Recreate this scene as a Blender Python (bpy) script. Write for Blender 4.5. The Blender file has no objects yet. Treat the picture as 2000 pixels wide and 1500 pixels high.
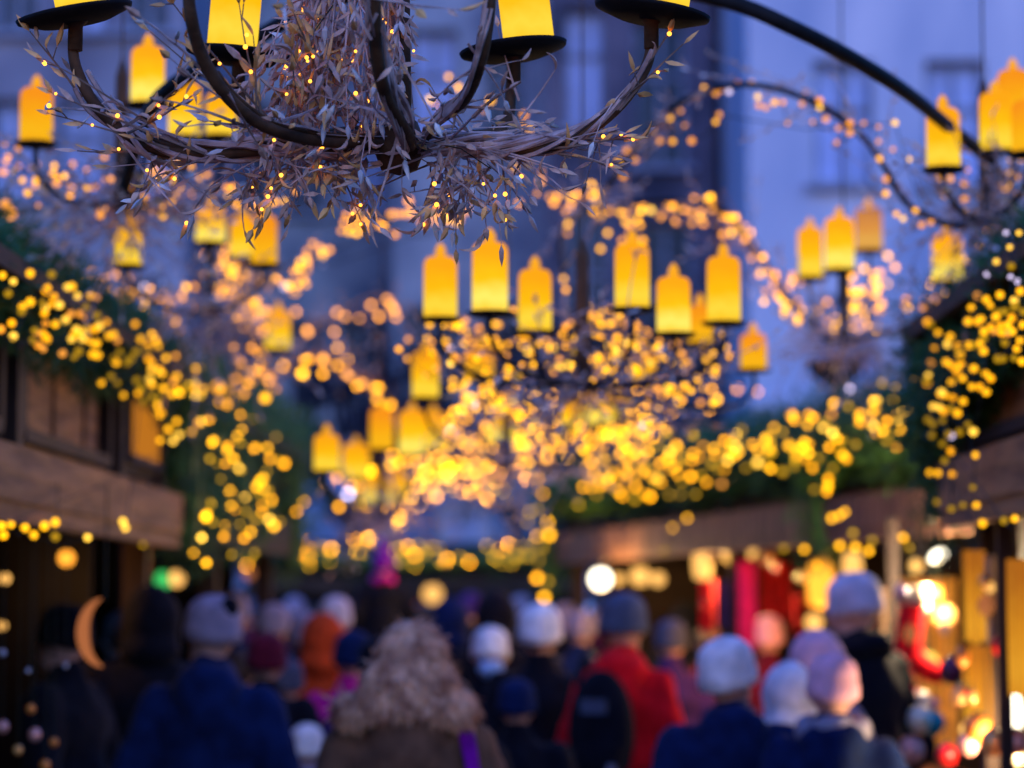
import bpy, bmesh, math, random
from mathutils import Vector, Matrix, Euler, noise
R = random.Random(7)
PI = math.pi
S = bpy.context.scene
COL = S.collection

# ---------------------------------------------------------------- camera
FPX = 4722.0                       # focal length in pixels of the 2000 px wide photograph (85 mm, 36 mm sensor)
CAMP = Vector((0, 0, 1.75))
PITCH = math.atan(430 / FPX); YAW = math.atan(50 / FPX)
cd = bpy.data.cameras.new('camera'); cam = bpy.data.objects.new('camera', cd); COL.objects.link(cam)
cam.location = CAMP; cam.rotation_euler = (PI / 2 + PITCH, 0, YAW)
cd.lens = 85; cd.sensor_width = 36; cd.clip_end = 500; cd.clip_start = 0.1
cd.dof.use_dof = True; cd.dof.focus_distance = 4.0
cd.dof.aperture_fstop = 2.4; cd.dof.aperture_blades = 0
S.camera = cam
CR = cam.rotation_euler.to_matrix()

# ---------------------------------------------------------------- world, sun, exposure
w = bpy.data.worlds.new('World'); S.world = w; w.use_nodes = True
nt = w.node_tree; nt.nodes.clear()
sky = nt.nodes.new('ShaderNodeTexSky'); sky.sky_type = 'NISHITA'; sky.sun_disc = False
sky.sun_elevation = math.radians(2.0); sky.sun_rotation = math.radians(200); sky.ozone_density = 6; sky.air_density = 1.6
tint = nt.nodes.new('ShaderNodeMix'); tint.data_type = 'RGBA'; tint.blend_type = 'MULTIPLY'; tint.inputs[0].default_value = 1
tint.inputs[7].default_value = (0.55, 1.16, 1.78, 1)
bg = nt.nodes.new('ShaderNodeBackground'); out = nt.nodes.new('ShaderNodeOutputWorld')
nt.links.new(sky.outputs[0], tint.inputs[6]); nt.links.new(tint.outputs[2], bg.inputs[0]); nt.links.new(bg.outputs[0], out.inputs[0])
bg.inputs[1].default_value = 0.15
sl = bpy.data.lights.new('dusk_sun', 'SUN'); sl.energy = 0.06; sl.angle = math.radians(25); sl.color = (0.75, 0.75, 1)
so = bpy.data.objects.new('dusk_sun', sl); COL.objects.link(so); so.rotation_euler = (math.radians(62), 0, math.radians(20))
S.view_settings.view_transform = 'Standard'; S.view_settings.look = 'None'; S.view_settings.gamma = 1
S.view_settings.exposure = 3.3
KE = 2 ** -3.3                     # lamps are given at display brightness; the dusk exposure is taken out of them
S.cycles.use_denoising = True; S.cycles.max_bounces = 4; S.cycles.diffuse_bounces = 2
S.cycles.use_adaptive_sampling = False
S.cycles.sample_clamp_indirect = 2.0; S.cycles.caustics_reflective = False; S.cycles.caustics_refractive = False

# ---------------------------------------------------------------- helpers
def P(px, py, d):
    """photo pixel + depth in metres -> point in the place"""
    return CAMP + CR @ Vector(((px - 1000) / FPX * d, (750 - py) / FPX * d, -d))
def ray(px, py): return CR @ Vector(((px - 1000) / FPX, (750 - py) / FPX, -1))
def on_line(px, py, a, b):
    """where the sight line meets the upright plane through the ground points a, b"""
    n = Vector((b[1] - a[1], -(b[0] - a[0]), 0)); r = ray(px, py)
    t = (Vector((a[0], a[1], 0)) - CAMP).dot(n) / r.dot(n)
    return CAMP + r * t

def tag(o, label=None, cat=None, group=None, kind=None):
    if label: o['label'] = label
    if cat: o['category'] = cat
    if group: o['group'] = group
    if kind: o['kind'] = kind
    return o
def empty(name, loc=(0, 0, 0), rz=0):
    o = bpy.data.objects.new(name, None); COL.objects.link(o); o.location = loc; o.rotation_euler = (0, 0, rz); o.empty_display_size = .05
    return o

class MB:
    def __init__(s): s.v = []; s.f = []; s.m = []
    def add(s, vs, fs, mi=0):
        b = len(s.v); s.v += [tuple(v) for v in vs]; s.f += [tuple(i + b for i in f) for f in fs]; s.m += [mi] * len(fs); return s
    def box(s, c, size, rz=0, M=None, mi=0):
        M = M or Matrix.Rotation(rz, 3, 'Z'); c = Vector(c); h = Vector(size) / 2
        vs = [c + M @ Vector((x * h.x, y * h.y, z * h.z)) for x in (-1, 1) for y in (-1, 1) for z in (-1, 1)]
        return s.add(vs, [(0, 1, 3, 2), (4, 6, 7, 5), (0, 4, 5, 1), (2, 3, 7, 6), (0, 2, 6, 4), (1, 5, 7, 3)], mi)
    def tube(s, pts, rad, n=6, mi=0, cap=True):
        pts = [Vector(p) for p in pts]; k = len(pts)
        if not hasattr(rad, '__len__'): rad = [rad] * k
        vs = []; t0 = (pts[1] - pts[0]).normalized(); u = t0.orthogonal().normalized()
        for i, p in enumerate(pts):
            t = (pts[min(i + 1, k - 1)] - pts[max(i - 1, 0)]).normalized()
            u = (u - t * u.dot(t)); u = u.normalized() if u.length > 1e-6 else t.orthogonal().normalized(); v = t.cross(u)
            vs += [p + (u * math.cos(2 * PI * j / n) + v * math.sin(2 * PI * j / n)) * rad[i] for j in range(n)]
        fs = [(i * n + j, i * n + (j + 1) % n, (i + 1) * n + (j + 1) % n, (i + 1) * n + j) for i in range(k - 1) for j in range(n)]
        if cap: fs += [tuple(range(n - 1, -1, -1)), tuple(range((k - 1) * n, k * n))]
        return s.add(vs, fs, mi)
    def lathe(s, prof, c=(0, 0, 0), n=24, M=None, mi=0):
        M = M or Matrix.Identity(3); c = Vector(c); vs = []
        for r, z in prof: vs += [c + M @ Vector((r * math.cos(2 * PI * j / n), r * math.sin(2 * PI * j / n), z)) for j in range(n)]
        k = len(prof)
        fs = [(i * n + j, i * n + (j + 1) % n, (i + 1) * n + (j + 1) % n, (i + 1) * n + j) for i in range(k - 1) for j in range(n)]
        if prof[0][0] > 1e-4: fs.append(tuple(range(n - 1, -1, -1)))
        if prof[-1][0] > 1e-4: fs.append(tuple(range((k - 1) * n, k * n)))
        return s.add(vs, fs, mi)
    def ell(s, c, r, n=14, k=9, M=None, mi=0):
        M = M or Matrix.Identity(3); c = Vector(c); vs = []
        for i in range(1, k):
            a = PI * i / k
            vs += [c + M @ Vector((r[0] * math.sin(a) * math.cos(2 * PI * j / n), r[1] * math.sin(a) * math.sin(2 * PI * j / n), r[2] * math.cos(a))) for j in range(n)]
        vs += [c + M @ Vector((0, 0, r[2])), c - M @ Vector((0, 0, r[2]))]; q = (k - 1) * n
        fs = [((i + 1) * n + j, (i + 1) * n + (j + 1) % n, i * n + (j + 1) % n, i * n + j) for i in range(k - 2) for j in range(n)]
        fs += [(q, j, (j + 1) % n) for j in range(n)] + [(q + 1, (k - 2) * n + (j + 1) % n, (k - 2) * n + j) for j in range(n)]
        return s.add(vs, fs, mi)
    def capsule(s, a, b, ra, rb, n=12):
        a = Vector(a); b = Vector(b); s.ell(a, (ra,) * 3, n, 8); s.ell(b, (rb,) * 3, n, 8); return s.tube([a, b], [ra, rb], n)
    def pod(s, p, d, L, r, mi=0):
        """closed bud or curled dry leaf of a willow twig"""
        if hasattr(mi, '__len__'): mi = R.choice(mi)
        if R.random() < .3:
            d = Vector(d).normalized(); c = Vector([R.gauss(0, 1) for _ in range(3)]); p = Vector(p); pts = [p]
            for i in range(5): d = (d + c * .28).normalized(); p = p + d * L * .24; pts.append(p)
            return s.tube(pts, [r * .12, r * .5, r * .6, r * .45, r * .3, r * .08], 4, mi, cap=False)
        d = Vector(d).normalized(); u = d.orthogonal().normalized(); v = d.cross(u); p = Vector(p)
        vs = [p]
        for t, q in ((.3, 1), (.62, .85)):
            vs += [p + d * L * t + (u * math.cos(a) + v * math.sin(a) * .6) * r * q for a in (0, PI / 2, PI, 3 * PI / 2)]
        vs.append(p + d * L)
        fs = [(0, 1 + (j + 1) % 4, 1 + j) for j in range(4)] + [(1 + j, 1 + (j + 1) % 4, 5 + (j + 1) % 4, 5 + j) for j in range(4)] + [(5 + j, 5 + (j + 1) % 4, 9) for j in range(4)]
        return s.add(vs, fs, mi)
    def mesh(s, name, mats, smooth=False):
        me = bpy.data.meshes.new(name); me.from_pydata(s.v, [], s.f)
        for m in (mats if isinstance(mats, (list, tuple)) else [mats]): me.materials.append(m)
        if any(s.m): me.polygons.foreach_set('material_index', s.m)
        if smooth: me.polygons.foreach_set('use_smooth', [True] * len(s.f))
        me.update(); return me
    def build(s, name, mats, parent=None, loc=None, smooth=False):
        o = bpy.data.objects.new(name, s.mesh(name, mats, smooth)); COL.objects.link(o)
        if parent: o.parent = parent
        if loc is not None: o.location = loc
        return o
def inst(name, me, parent=None, loc=(0, 0, 0), rot=None, sc=None):
    o = bpy.data.objects.new(name, me); COL.objects.link(o)
    if parent: o.parent = parent
    o.location = loc
    if rot is not None: o.rotation_euler = rot
    if sc is not None: o.scale = (sc,) * 3 if not hasattr(sc, '__len__') else sc
    return o

TMP = bpy.data.scenes.new('tmp')
def remesh(mb, voxel, smooth=4, bump=0, bscale=8):
    me = mb.mesh('tmp', []); o = bpy.data.objects.new('tmp', me); TMP.collection.objects.link(o)
    m = o.modifiers.new('r', 'REMESH'); m.mode = 'VOXEL'; m.voxel_size = voxel
    if smooth: q = o.modifiers.new('s', 'SMOOTH'); q.iterations = smooth; q.factor = .6
    vl = TMP.view_layers[0]; vl.update(); dg = vl.depsgraph; r = bpy.data.meshes.new_from_object(o.evaluated_get(dg))
    bpy.data.objects.remove(o); bpy.data.meshes.remove(me)
    if bump:
        off = Vector((R.uniform(0, 50), 0, 0))
        for v in r.vertices: v.co += v.normal * bump * noise.fractal(v.co * bscale + off, .8, 2, 3)
    r.polygons.foreach_set('use_smooth', [True] * len(r.polygons)); return r

# ---------------------------------------------------------------- materials
def mat(name, col, rough=.7, metal=0, var=.25, scale=6, bump=0, col2=None, sheen=0, stretch=None):
    m = bpy.data.materials.new(name); m.use_nodes = True; t = m.node_tree; b = t.nodes['Principled BSDF']
    b.inputs['Roughness'].default_value = rough; b.inputs['Metallic'].default_value = metal
    if sheen: b.inputs['Sheen Weight'].default_value = sheen; b.inputs['Specular IOR Level'].default_value = .1
    elif rough > .5: b.inputs['Specular IOR Level'].default_value = .25
    tc = t.nodes.new('ShaderNodeTexCoord'); mp = t.nodes.new('ShaderNodeMapping'); nz = t.nodes.new('ShaderNodeTexNoise'); rp = t.nodes.new('ShaderNodeValToRGB')
    if stretch: mp.inputs['Scale'].default_value = stretch
    nz.inputs['Scale'].default_value = scale; nz.inputs['Detail'].default_value = 4
    c2 = col2 or [c * (1 - var) for c in col]; c1 = col if col2 else [min(1, c * (1 + var)) for c in col]
    rp.color_ramp.elements[0].position = .35; rp.color_ramp.elements[1].position = .65
    rp.color_ramp.elements[0].color = (*c2, 1); rp.color_ramp.elements[1].color = (*c1, 1)
    t.links.new(tc.outputs['Object'], mp.inputs[0]); t.links.new(mp.outputs[0], nz.inputs['Vector'])
    t.links.new(nz.outputs[0], rp.inputs[0]); t.links.new(rp.outputs[0], b.inputs['Base Color'])
    if bump:
        bp = t.nodes.new('ShaderNodeBump'); bp.inputs['Strength'].default_value = bump; bp.inputs['Distance'].default_value = .02
        t.links.new(nz.outputs[0], bp.inputs['Height']); t.links.new(bp.outputs[0], b.inputs['Normal'])
    return m
def emit(name, col, st, sample=False):
    m = bpy.data.materials.new(name); m.use_nodes = True; b = m.node_tree.nodes['Principled BSDF']
    b.inputs['Base Color'].default_value = (.04, .03, .01, 1); b.inputs['Specular IOR Level'].default_value = 0
    b.inputs['Emission Color'].default_value = (*col, 1); b.inputs['Emission Strength'].default_value = st * KE
    if not sample: m.cycles.emission_sampling = 'NONE'
    return m
def candle_mat(name, lo, mid, hi, st=1.0, hot=.22):
    """emission painted by height, for the glow of an unmodelled bulb inside"""
    m = bpy.data.materials.new(name); m.use_nodes = True; t = m.node_tree; b = t.nodes['Principled BSDF']
    b.inputs['Base Color'].default_value = (.10, .04, .002, 1); b.inputs['Specular IOR Level'].default_value = 0; b.inputs['Roughness'].default_value = .5
    tc = t.nodes.new('ShaderNodeTexCoord'); mp = t.nodes.new('ShaderNodeMapping'); sp = t.nodes.new('ShaderNodeSeparateXYZ'); rp = t.nodes.new('ShaderNodeValToRGB')
    nz = t.nodes.new('ShaderNodeTexNoise'); nz.inputs['Scale'].default_value = 25; ad = t.nodes.new('ShaderNodeMath'); ad.operation = 'MULTIPLY_ADD'; ad.inputs[1].default_value = .25
    t.links.new(tc.outputs['Object'], nz.inputs['Vector']); t.links.new(nz.outputs[0], ad.inputs[0])
    t.links.new(tc.outputs['Generated'], sp.inputs[0]); t.links.new(sp.outputs[2], ad.inputs[2]); t.links.new(ad.outputs[0], rp.inputs[0])
    e = rp.color_ramp.elements; e[0].position = .05; e[0].color = (*mid, 1); e[1].position = 1.0; e[1].color = (*hi, 1)
    for pos, c in ((hot + .1, lo), (.60, mid)): q = e.new(pos); q.color = (*c, 1)  # bulb glow painted into the emission colour, hottest low down
    t.links.new(rp.outputs[0], b.inputs['Emission Color']); b.inputs['Emission Strength'].default_value = st * KE
    return m

M = {}
M['bright'] = candle_mat('glowing_wax_bright', (1.0, .80, .13), (1.0, .52, .006), (1.0, .36, .006), 1.12)
M['mid'] = candle_mat('glowing_wax', (1.0, .68, .05), (1.0, .50, .004), (1.0, .37, .006), 1.05)
M['dull'] = candle_mat('glowing_wax_orange', (1.0, .50, .01), (1.0, .42, .006), (.98, .30, .01), .95)
M['pink'] = candle_mat('glowing_wax_faint', (.95, .50, .10), (.9, .36, .07), (.7, .25, .08), .8)
M['flame'] = emit('flame_tip_glow', (1.0, .40, .01), 1.0)
BCOL = {'gold': (1.0, .38, .003, 1.0), 'yellow': (1.0, .43, .006, 1.05), 'lemon': (1.0, .54, .05, 1.1), 'amber': (1.0, .34, .02, .85), 'peach': (1.0, .36, .045, .72), 'dim': (.62, .33, .008, .4), 'white': (.80, .66, 1.0, .8), 'sparkle': (1, .34, .03, 5)}
M['warmwhite'] = emit('lamp_warm_white', (1.0, .88, .65), 6, True)
M['lamporange'] = emit('lamp_orange', (1.0, .36, .03), 2.2, True)
M['lampamber'] = emit('lamp_amber', (1.0, .50, .12), 1.6, True)
M['lampyellow'] = emit('lamp_yellow', (1.0, .72, .10), 2.0, True)
M['lampgreen'] = emit('lamp_green', (.05, .55, .12), 1.2)
M['curtain'] = candle_mat('yellow_cloth_painted_glow', (1.0, .44, .03), (.85, .33, .02), (.55, .17, .015), .75)  # cloth is no lamp; the lamplight on it is painted in as emission
M['windowlit'] = emit('lit_window_orange', (1.0, .32, .02), .5)
M['moon'] = emit('lit_moon_shade', (1.0, .30, .10), .42, True)
M['sparkle'] = emit('led_sparkle', (1.0, .45, .06), 9, True)
M['iron'] = mat('black_iron', (.010, .008, .009), .75, .2, .3, 30)
M['plate'] = mat('dark_iron_plate', (.006, .005, .006), .95, 0, .3, 40)
M['arm'] = mat('brown_iron_arm', (.085, .040, .018), .75, 0, .35, 30, .3)
M['twig'] = mat('grey_willow_twig', (.72, .50, .46), .7, 0, .35, 20, .3, (.28, .17, .15))
M['twigb'] = mat('brown_willow_twig', (.20, .125, .095), .7, 0, .35, 20, .3)
M['pod'] = mat('willow_pod', (.80, .50, .38), .6, 0, .3, 30, 0, (.38, .22, .18))
M['silver'] = mat('silvery_dry_leaf', (.82, .74, .70), .6, 0, .3, 25, 0, (.45, .38, .38))
M['podg'] = mat('gold_willow_pod', (.85, .38, .12), .5, 0, .3, 30)
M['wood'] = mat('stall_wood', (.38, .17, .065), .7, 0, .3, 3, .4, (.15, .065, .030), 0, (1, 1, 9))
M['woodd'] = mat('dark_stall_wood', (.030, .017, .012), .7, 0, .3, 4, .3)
M['woodm'] = mat('weathered_wood', (.30, .145, .07), .7, 0, .3, 4, .4, (.07, .034, .022), 0, (9, 9, 1))
M['fir'] = mat('fir_needles', (.060, .150, .028), .6, 0, .5, 9, 0, (.014, .045, .012))
M['black'] = mat('unlit_interior_wall', (.005, .005, .007), .9, 0, .3, 8)  # darkness inside the left stalls, painted in as near-black wall colour
M['cobble'] = mat('paving', (.07, .07, .075), .7, 0, .3, 5, .5)
M['cord'] = mat('dark_cord', (.02, .03, .02), .8)
M['glass'] = mat('dusk_glass', (.02, .03, .06), .35, 0, .1, 2)
M['roof'] = mat('slate_roof', (.34, .33, .40), .6, 0, .25, 3, .3)
def fab(key, c, sh=.04, bump=.3): M[key] = mat(key, c, .9, 0, .25, 14, bump, None, sh)
fab('navy_cloth', (.004, .013, .062)); fab('blue_cloth', (.014, .05, .24)); fab('brown_cloth', (.13, .062, .036)); fab('red_cloth', (.95, .006, .012))
fab('black_cloth', (.0055, .0055, .010)); fab('white_cloth', (.80, .76, .78)); fab('lavender_cloth', (.27, .22, .29)); fab('pale_cloth', (.52, .47, .55)); fab('grey_cloth', (.25, .23, .28))
fab('pink_cloth', (.80, .42, .50)); fab('purple_cloth', (.20, .004, .24)); fab('magenta_cloth', (.55, .012, .22)); fab('orange_cloth', (.52, .055, .012))
fab('teal_cloth', (.02, .20, .24)); fab('slate_cloth', (.075, .085, .13)); fab('maroon_cloth', (.12, .008, .025)); fab('darkviolet_cloth', (.05, .02, .12))
M['skin'] = mat('skin', (.62, .34, .27), .55, 0, .06, 10); M['eye'] = mat('eye_dark', (.03, .02, .02), .2)
M['lip'] = mat('lip', (.45, .14, .14), .5)
M['fur'] = mat('brown_fur', (.98, .55, .34), .8, 0, .4, 16, 0, (.36, .15, .09)); M['hair'] = mat('brown_hair', (.06, .035, .025), .6, 0, .4, 30)  # fur colour carries the warm stall light falling on the hood
M['leather'] = mat('boot_leather', (.02, .015, .015), .5); M['trouser'] = mat('dark_denim', (.02, .025, .05), .9)
M['mask'] = mat('pale_blue_mask', (.38, .58, .88), .8, 0, .06)

# ---------------------------------------------------------------- large structure: ground, facades
g = MB(); g.add([(-60, -12, 0), (60, -12, 0), (60, 120, 0), (-60, 120, 0)], [(0, 1, 2, 3)]); tag(g.build('ground', M['cobble']), kind='structure')

def building(label, x0, x1, y, z1, wall, wins, depth=9, roofh=0, wk='pane', sill=True, name='building'):
    b = empty(name, ((x0 + x1) / 2, y, 0)); cx = (x0 + x1) / 2
    mb = MB(); xs = sorted({x0, x1, *[a for q in wins for a in (q[0], q[1])]}); zs = sorted({0, z1, *[a for q in wins for a in (q[2], q[3])]})
    for i in range(len(xs) - 1):
        for j in range(len(zs) - 1):
            mx, mz = (xs[i] + xs[i + 1]) / 2, (zs[j] + zs[j + 1]) / 2
            if any(q[0] < mx < q[1] and q[2] < mz < q[3] for q in wins): continue
            mb.add([(xs[i] - cx, 0, zs[j]), (xs[i + 1] - cx, 0, zs[j]), (xs[i + 1] - cx, 0, zs[j + 1]), (xs[i] - cx, 0, zs[j + 1])], [(0, 1, 2, 3)])
    for q in wins:   # reveals
        a, c, e, f = q[0] - cx, q[1] - cx, q[2], q[3]
        mb.add([(a, 0, e), (c, 0, e), (c, 0, f), (a, 0, f), (a, .3, e), (c, .3, e), (c, .3, f), (a, .3, f)], [(0, 4, 5, 1), (1, 5, 6, 2), (2, 6, 7, 3), (3, 7, 4, 0)])
    mb.add([(x0 - cx, 0, 0), (x0 - cx, depth, 0), (x0 - cx, depth, z1), (x0 - cx, 0, z1)], [(0, 3, 2, 1)])
    mb.add([(x1 - cx, 0, 0), (x1 - cx, depth, 0), (x1 - cx, depth, z1), (x1 - cx, 0, z1)], [(0, 1, 2, 3)])
    mb.build('wall', wall, b)
    c = MB(); c.box((0, -.12, z1 + .12), (x1 - x0 + .3, .55, .26)); c.build('cornice', wall, b); c = MB(); c.box((0, -.05, z1 * .36), (x1 - x0 + .02, .16, .2)); c.build('string_course', wall, b)
    r = MB(); h = roofh or 2.5
    r.add([(x0 - cx - .2, -.3, z1 + .26), (x1 - cx + .2, -.3, z1 + .26), (x1 - cx + .2, depth / 2, z1 + h), (x0 - cx - .2, depth / 2, z1 + h), (x0 - cx - .2, depth, z1 + .26), (x1 - cx + .2, depth, z1 + .26)],
          [(0, 1, 2, 3), (3, 2, 5, 4), (0, 3, 4), (1, 5, 2)]); r.build('roof', M['roof'], b)
    for q in wins:
        f = MB(); a, c_, e, t = q[0] - cx, q[1] - cx, q[2], q[3]; m = (a + c_) / 2
        for bx in ((a + .04, .08), (c_ - .04, .08), (m, .07)): f.box((bx[0], .24, (e + t) / 2), (bx[1], .08, t - e))
        for z in (e + .04, t - .04, e + (t - e) * .62): f.box((m, .235, z), (c_ - a - .02, .07, .08))
        f.box((m, -.07, e - .05), (c_ - a + .3, .2, .1)); fo = f.build('window', M['frame'], b)
        p = MB(); p.add([(a, .28, e), (c_, .28, e), (c_, .28, t), (a, .28, t)], [(0, 1, 2, 3)]); p.build('pane', q[4] if len(q) > 4 else M['glass'], fo)
    tag(b, label, 'building'); return b
M['frame'] = mat('window_frame', (.30, .32, .42), .6)
M['palewall'] = mat('pale_render', (.78, .70, .78), .8, 0, .22, .55, 0, (.36, .40, .56), 0, (1, 1, .35)); M['bluewall'] = mat('blue_grey_render', (.52, .54, .60), .8, 0, .25, .6, 0, (.14, .17, .25))
M['darkwall'] = mat('dark_render', (.20, .17, .22), .8, 0, .35, .7, 0, (.05, .05, .08)); M['lavwall'] = mat('lavender_render', (.42, .38, .44), .8, 0, .3, .4, 0, (.16, .15, .20))
M['paleglass'] = mat('pale_shutter', (.45, .52, .80), .6, 0, .15, 1)
def grid(x0, x1, n, zs, ww, h, mats=(None,)):
    o = []
    for i in range(n):
        cx = x0 + (x1 - x0) * (i + .5) / n
        for z in zs:
            q = [cx - ww / 2, cx + ww / 2, z, z + h]; mm = R.choice(mats)
            o.append(tuple(q + ([mm] if mm else [])))
    return o
building('tall pale facade with long windows rising behind the right stalls', 3.35, 9.5, 38, 13.5, M['palewall'], grid(4.0, 9.3, 3, (1.2, 4.6, 8.4), .95, 2.0, (M['paleglass'],)))
building('dark violet facade behind the middle of the lane, between two paler fronts', .2, 3.2, 43, 14.5, M['darkwall'], [(.5, 1.2, 10.3, 12.5, M['paleglass']), (1.75, 2.7, 9.6, 12.3), (.5, 1.3, 5.6, 8.9), (1.8, 2.8, 5.2, 8.6), (.5, 1.3, 1.4, 4.4), (1.8, 2.8, 1.4, 4.4)])
building('lavender house front above the centre of the crowd', -2.7, .45, 45, 14, M['bluewall'], [(-2.4, -1.5, 10.4, 12.6, M['paleglass']), (-1.0, -.2, 10.4, 12.2), (-2.5, -1.5, 4.6, 7.3), (-1.1, -.2, 4.6, 7.3), (-2.4, -1.5, 1.4, 3.6), (-1.1, -.2, 1.4, 3.6)])
building('blue house front behind the left half of the lane', -6.4, -2.8, 47, 15, M['bluewall'], [(-6.1, -5.3, 9.4, 11.6), (-5.0, -4.2, 9.4, 11.6), (-3.8, -3.0, 9.4, 11.6, M['paleglass']), (-6.1, -5.2, 4.9, 7.3), (-4.9, -4.1, 4.9, 7.3), (-3.9, -3.0, 4.9, 7.3), (-6.1, -5.3, 1.4, 3.6), (-5.0, -4.2, 1.4, 3.6), (-3.8, -3.0, 1.4, 3.6)])
building('grey violet house front at the far left above the fir roof', -12.5, -5.6, 38, 14, M['lavwall'], grid(-11, -5.7, 5, (2.2, 5.3, 8.2, 10.9), .7, 1.6, (None, None, M['paleglass'])))
# low hall with a slate gable at the end of the lane
hb = empty('market_hall', (-2.0, 34.5, 0)); q = MB(); q.box((0, 2, 1.0), (4.4, 4, 2.0)); q.build('wall', M['darkwall'], hb)
q = MB(); q.add([(-2.3, -.2, 2.0), (2.0, -.2, 2.0), (1.1, 2, 3.75), (-1.5, 2, 3.75), (-2.3, 4.2, 2.0), (2.0, 4.2, 2.0)], [(0, 1, 2, 3), (3, 2, 5, 4), (0, 3, 4), (1, 5, 2)]); q.build('roof', M['roof'], hb)
q = MB(); q.box((.95, -.1, 2.75), (.74, .5, .62)); q.add([(.5, -.4, 3.06), (1.4, -.4, 3.06), (.95, -.4, 3.4), (.5, .6, 3.06), (1.4, .6, 3.06), (.95, .6, 3.4)], [(0, 1, 2), (3, 5, 4), (0, 2, 5, 3), (1, 4, 5, 2)]); do = q.build('dormer', M['palewall'], hb)
q = MB(); q.box((.95, -.36, 2.75), (.5, .02, .42)); q.build('pane', M['paleglass'], do)
tag(hb, 'low hall with a grey slate roof at the far end of the lane', 'building')

# ---------------------------------------------------------------- trees (bare, dark, behind the far stall)
def tree(px, py, d, rad, label):
    c = P(px, py, d); b = empty('bare_tree', (c.x, c.y, 0)); h = c.z; t = MB(); tw = MB()
    t.tube([(0, 0, 0), (.1, 0, h * .35), (0, .1, h * .62)], [.22, .17, .12], 8)
    def grow(p, dr, L, r, lv):
        e = p + dr * L; m = (p + e) / 2 + Vector([R.uniform(-.1, .1) * L for _ in range(3)])
        (t if lv < 2 else tw).tube([p, m, e], [r, r * .8, r * .6], 5 if lv < 2 else 3, cap=False)
        if lv >= 5: return
        for _ in range(3 if lv < 4 else 4):
            nd = (dr + Vector([R.gauss(0, .55) for _ in range(3)])).normalized(); grow(e, nd, L * R.uniform(.6, .85), r * .6, lv + 1)
    for k in range(5):
        a = k * 1.26; grow(Vector((0, .1, h * .6)), Vector((math.cos(a) * .7, math.sin(a) * .7, .75)).normalized(), rad * .5, .15, 0)
    t.build('trunk', M['twigdark'], b); tw.build('crown', M['twigdark'], b); tag(b, label, 'tree'); return b
M['twigdark'] = mat('dark_bark', (.018, .018, .035), .9)
tree(690, 760, 33, 1.7, 'bare dark tree rising left of the big hanging chandelier')
tree(1075, 620, 35, 1.9, 'bare dark tree behind the post of the middle chandelier')

# ---------------------------------------------------------------- fir garlands
def needles(mb, p, n, rad, L=.05):
    for _ in range(n):
        d = Vector([R.gauss(0, 1) for _ in range(3)]).normalized(); q = p + d * rad * R.random() ** .5
        d2 = (d + Vector([R.gauss(0, .5) for _ in range(3)])).normalized(); s = d2.orthogonal().normalized() * .0055
        mb.add([q - s, q + s, q + d2 * L * R.uniform(.6, 1.3)], [(0, 1, 2)])
def firm(paths, rad, dens=1300):
    mb = MB()
    for pts in paths:
        pts = [Vector(p) for p in pts]; mb.tube(pts, rad * .45, 7)
        for a, b in zip(pts, pts[1:]):
            L = (b - a).length; k = max(1, int(L / .05))
            for i in range(k): needles(mb, a.lerp(b, (i + R.random()) / k) + Vector([R.gauss(0, rad * .35) for _ in range(3)]), int(dens * L / k), rad * 1.0)
    return mb
def garland(label, paths, rad, dens=1300, group=None):
    c = Vector(paths[0][0]); b = firm([[Vector(p) - c for p in pts] for pts in paths], rad, dens).build('fir_garland', M['fir'], None, c)
    return tag(b, label, 'garland', group)

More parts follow.
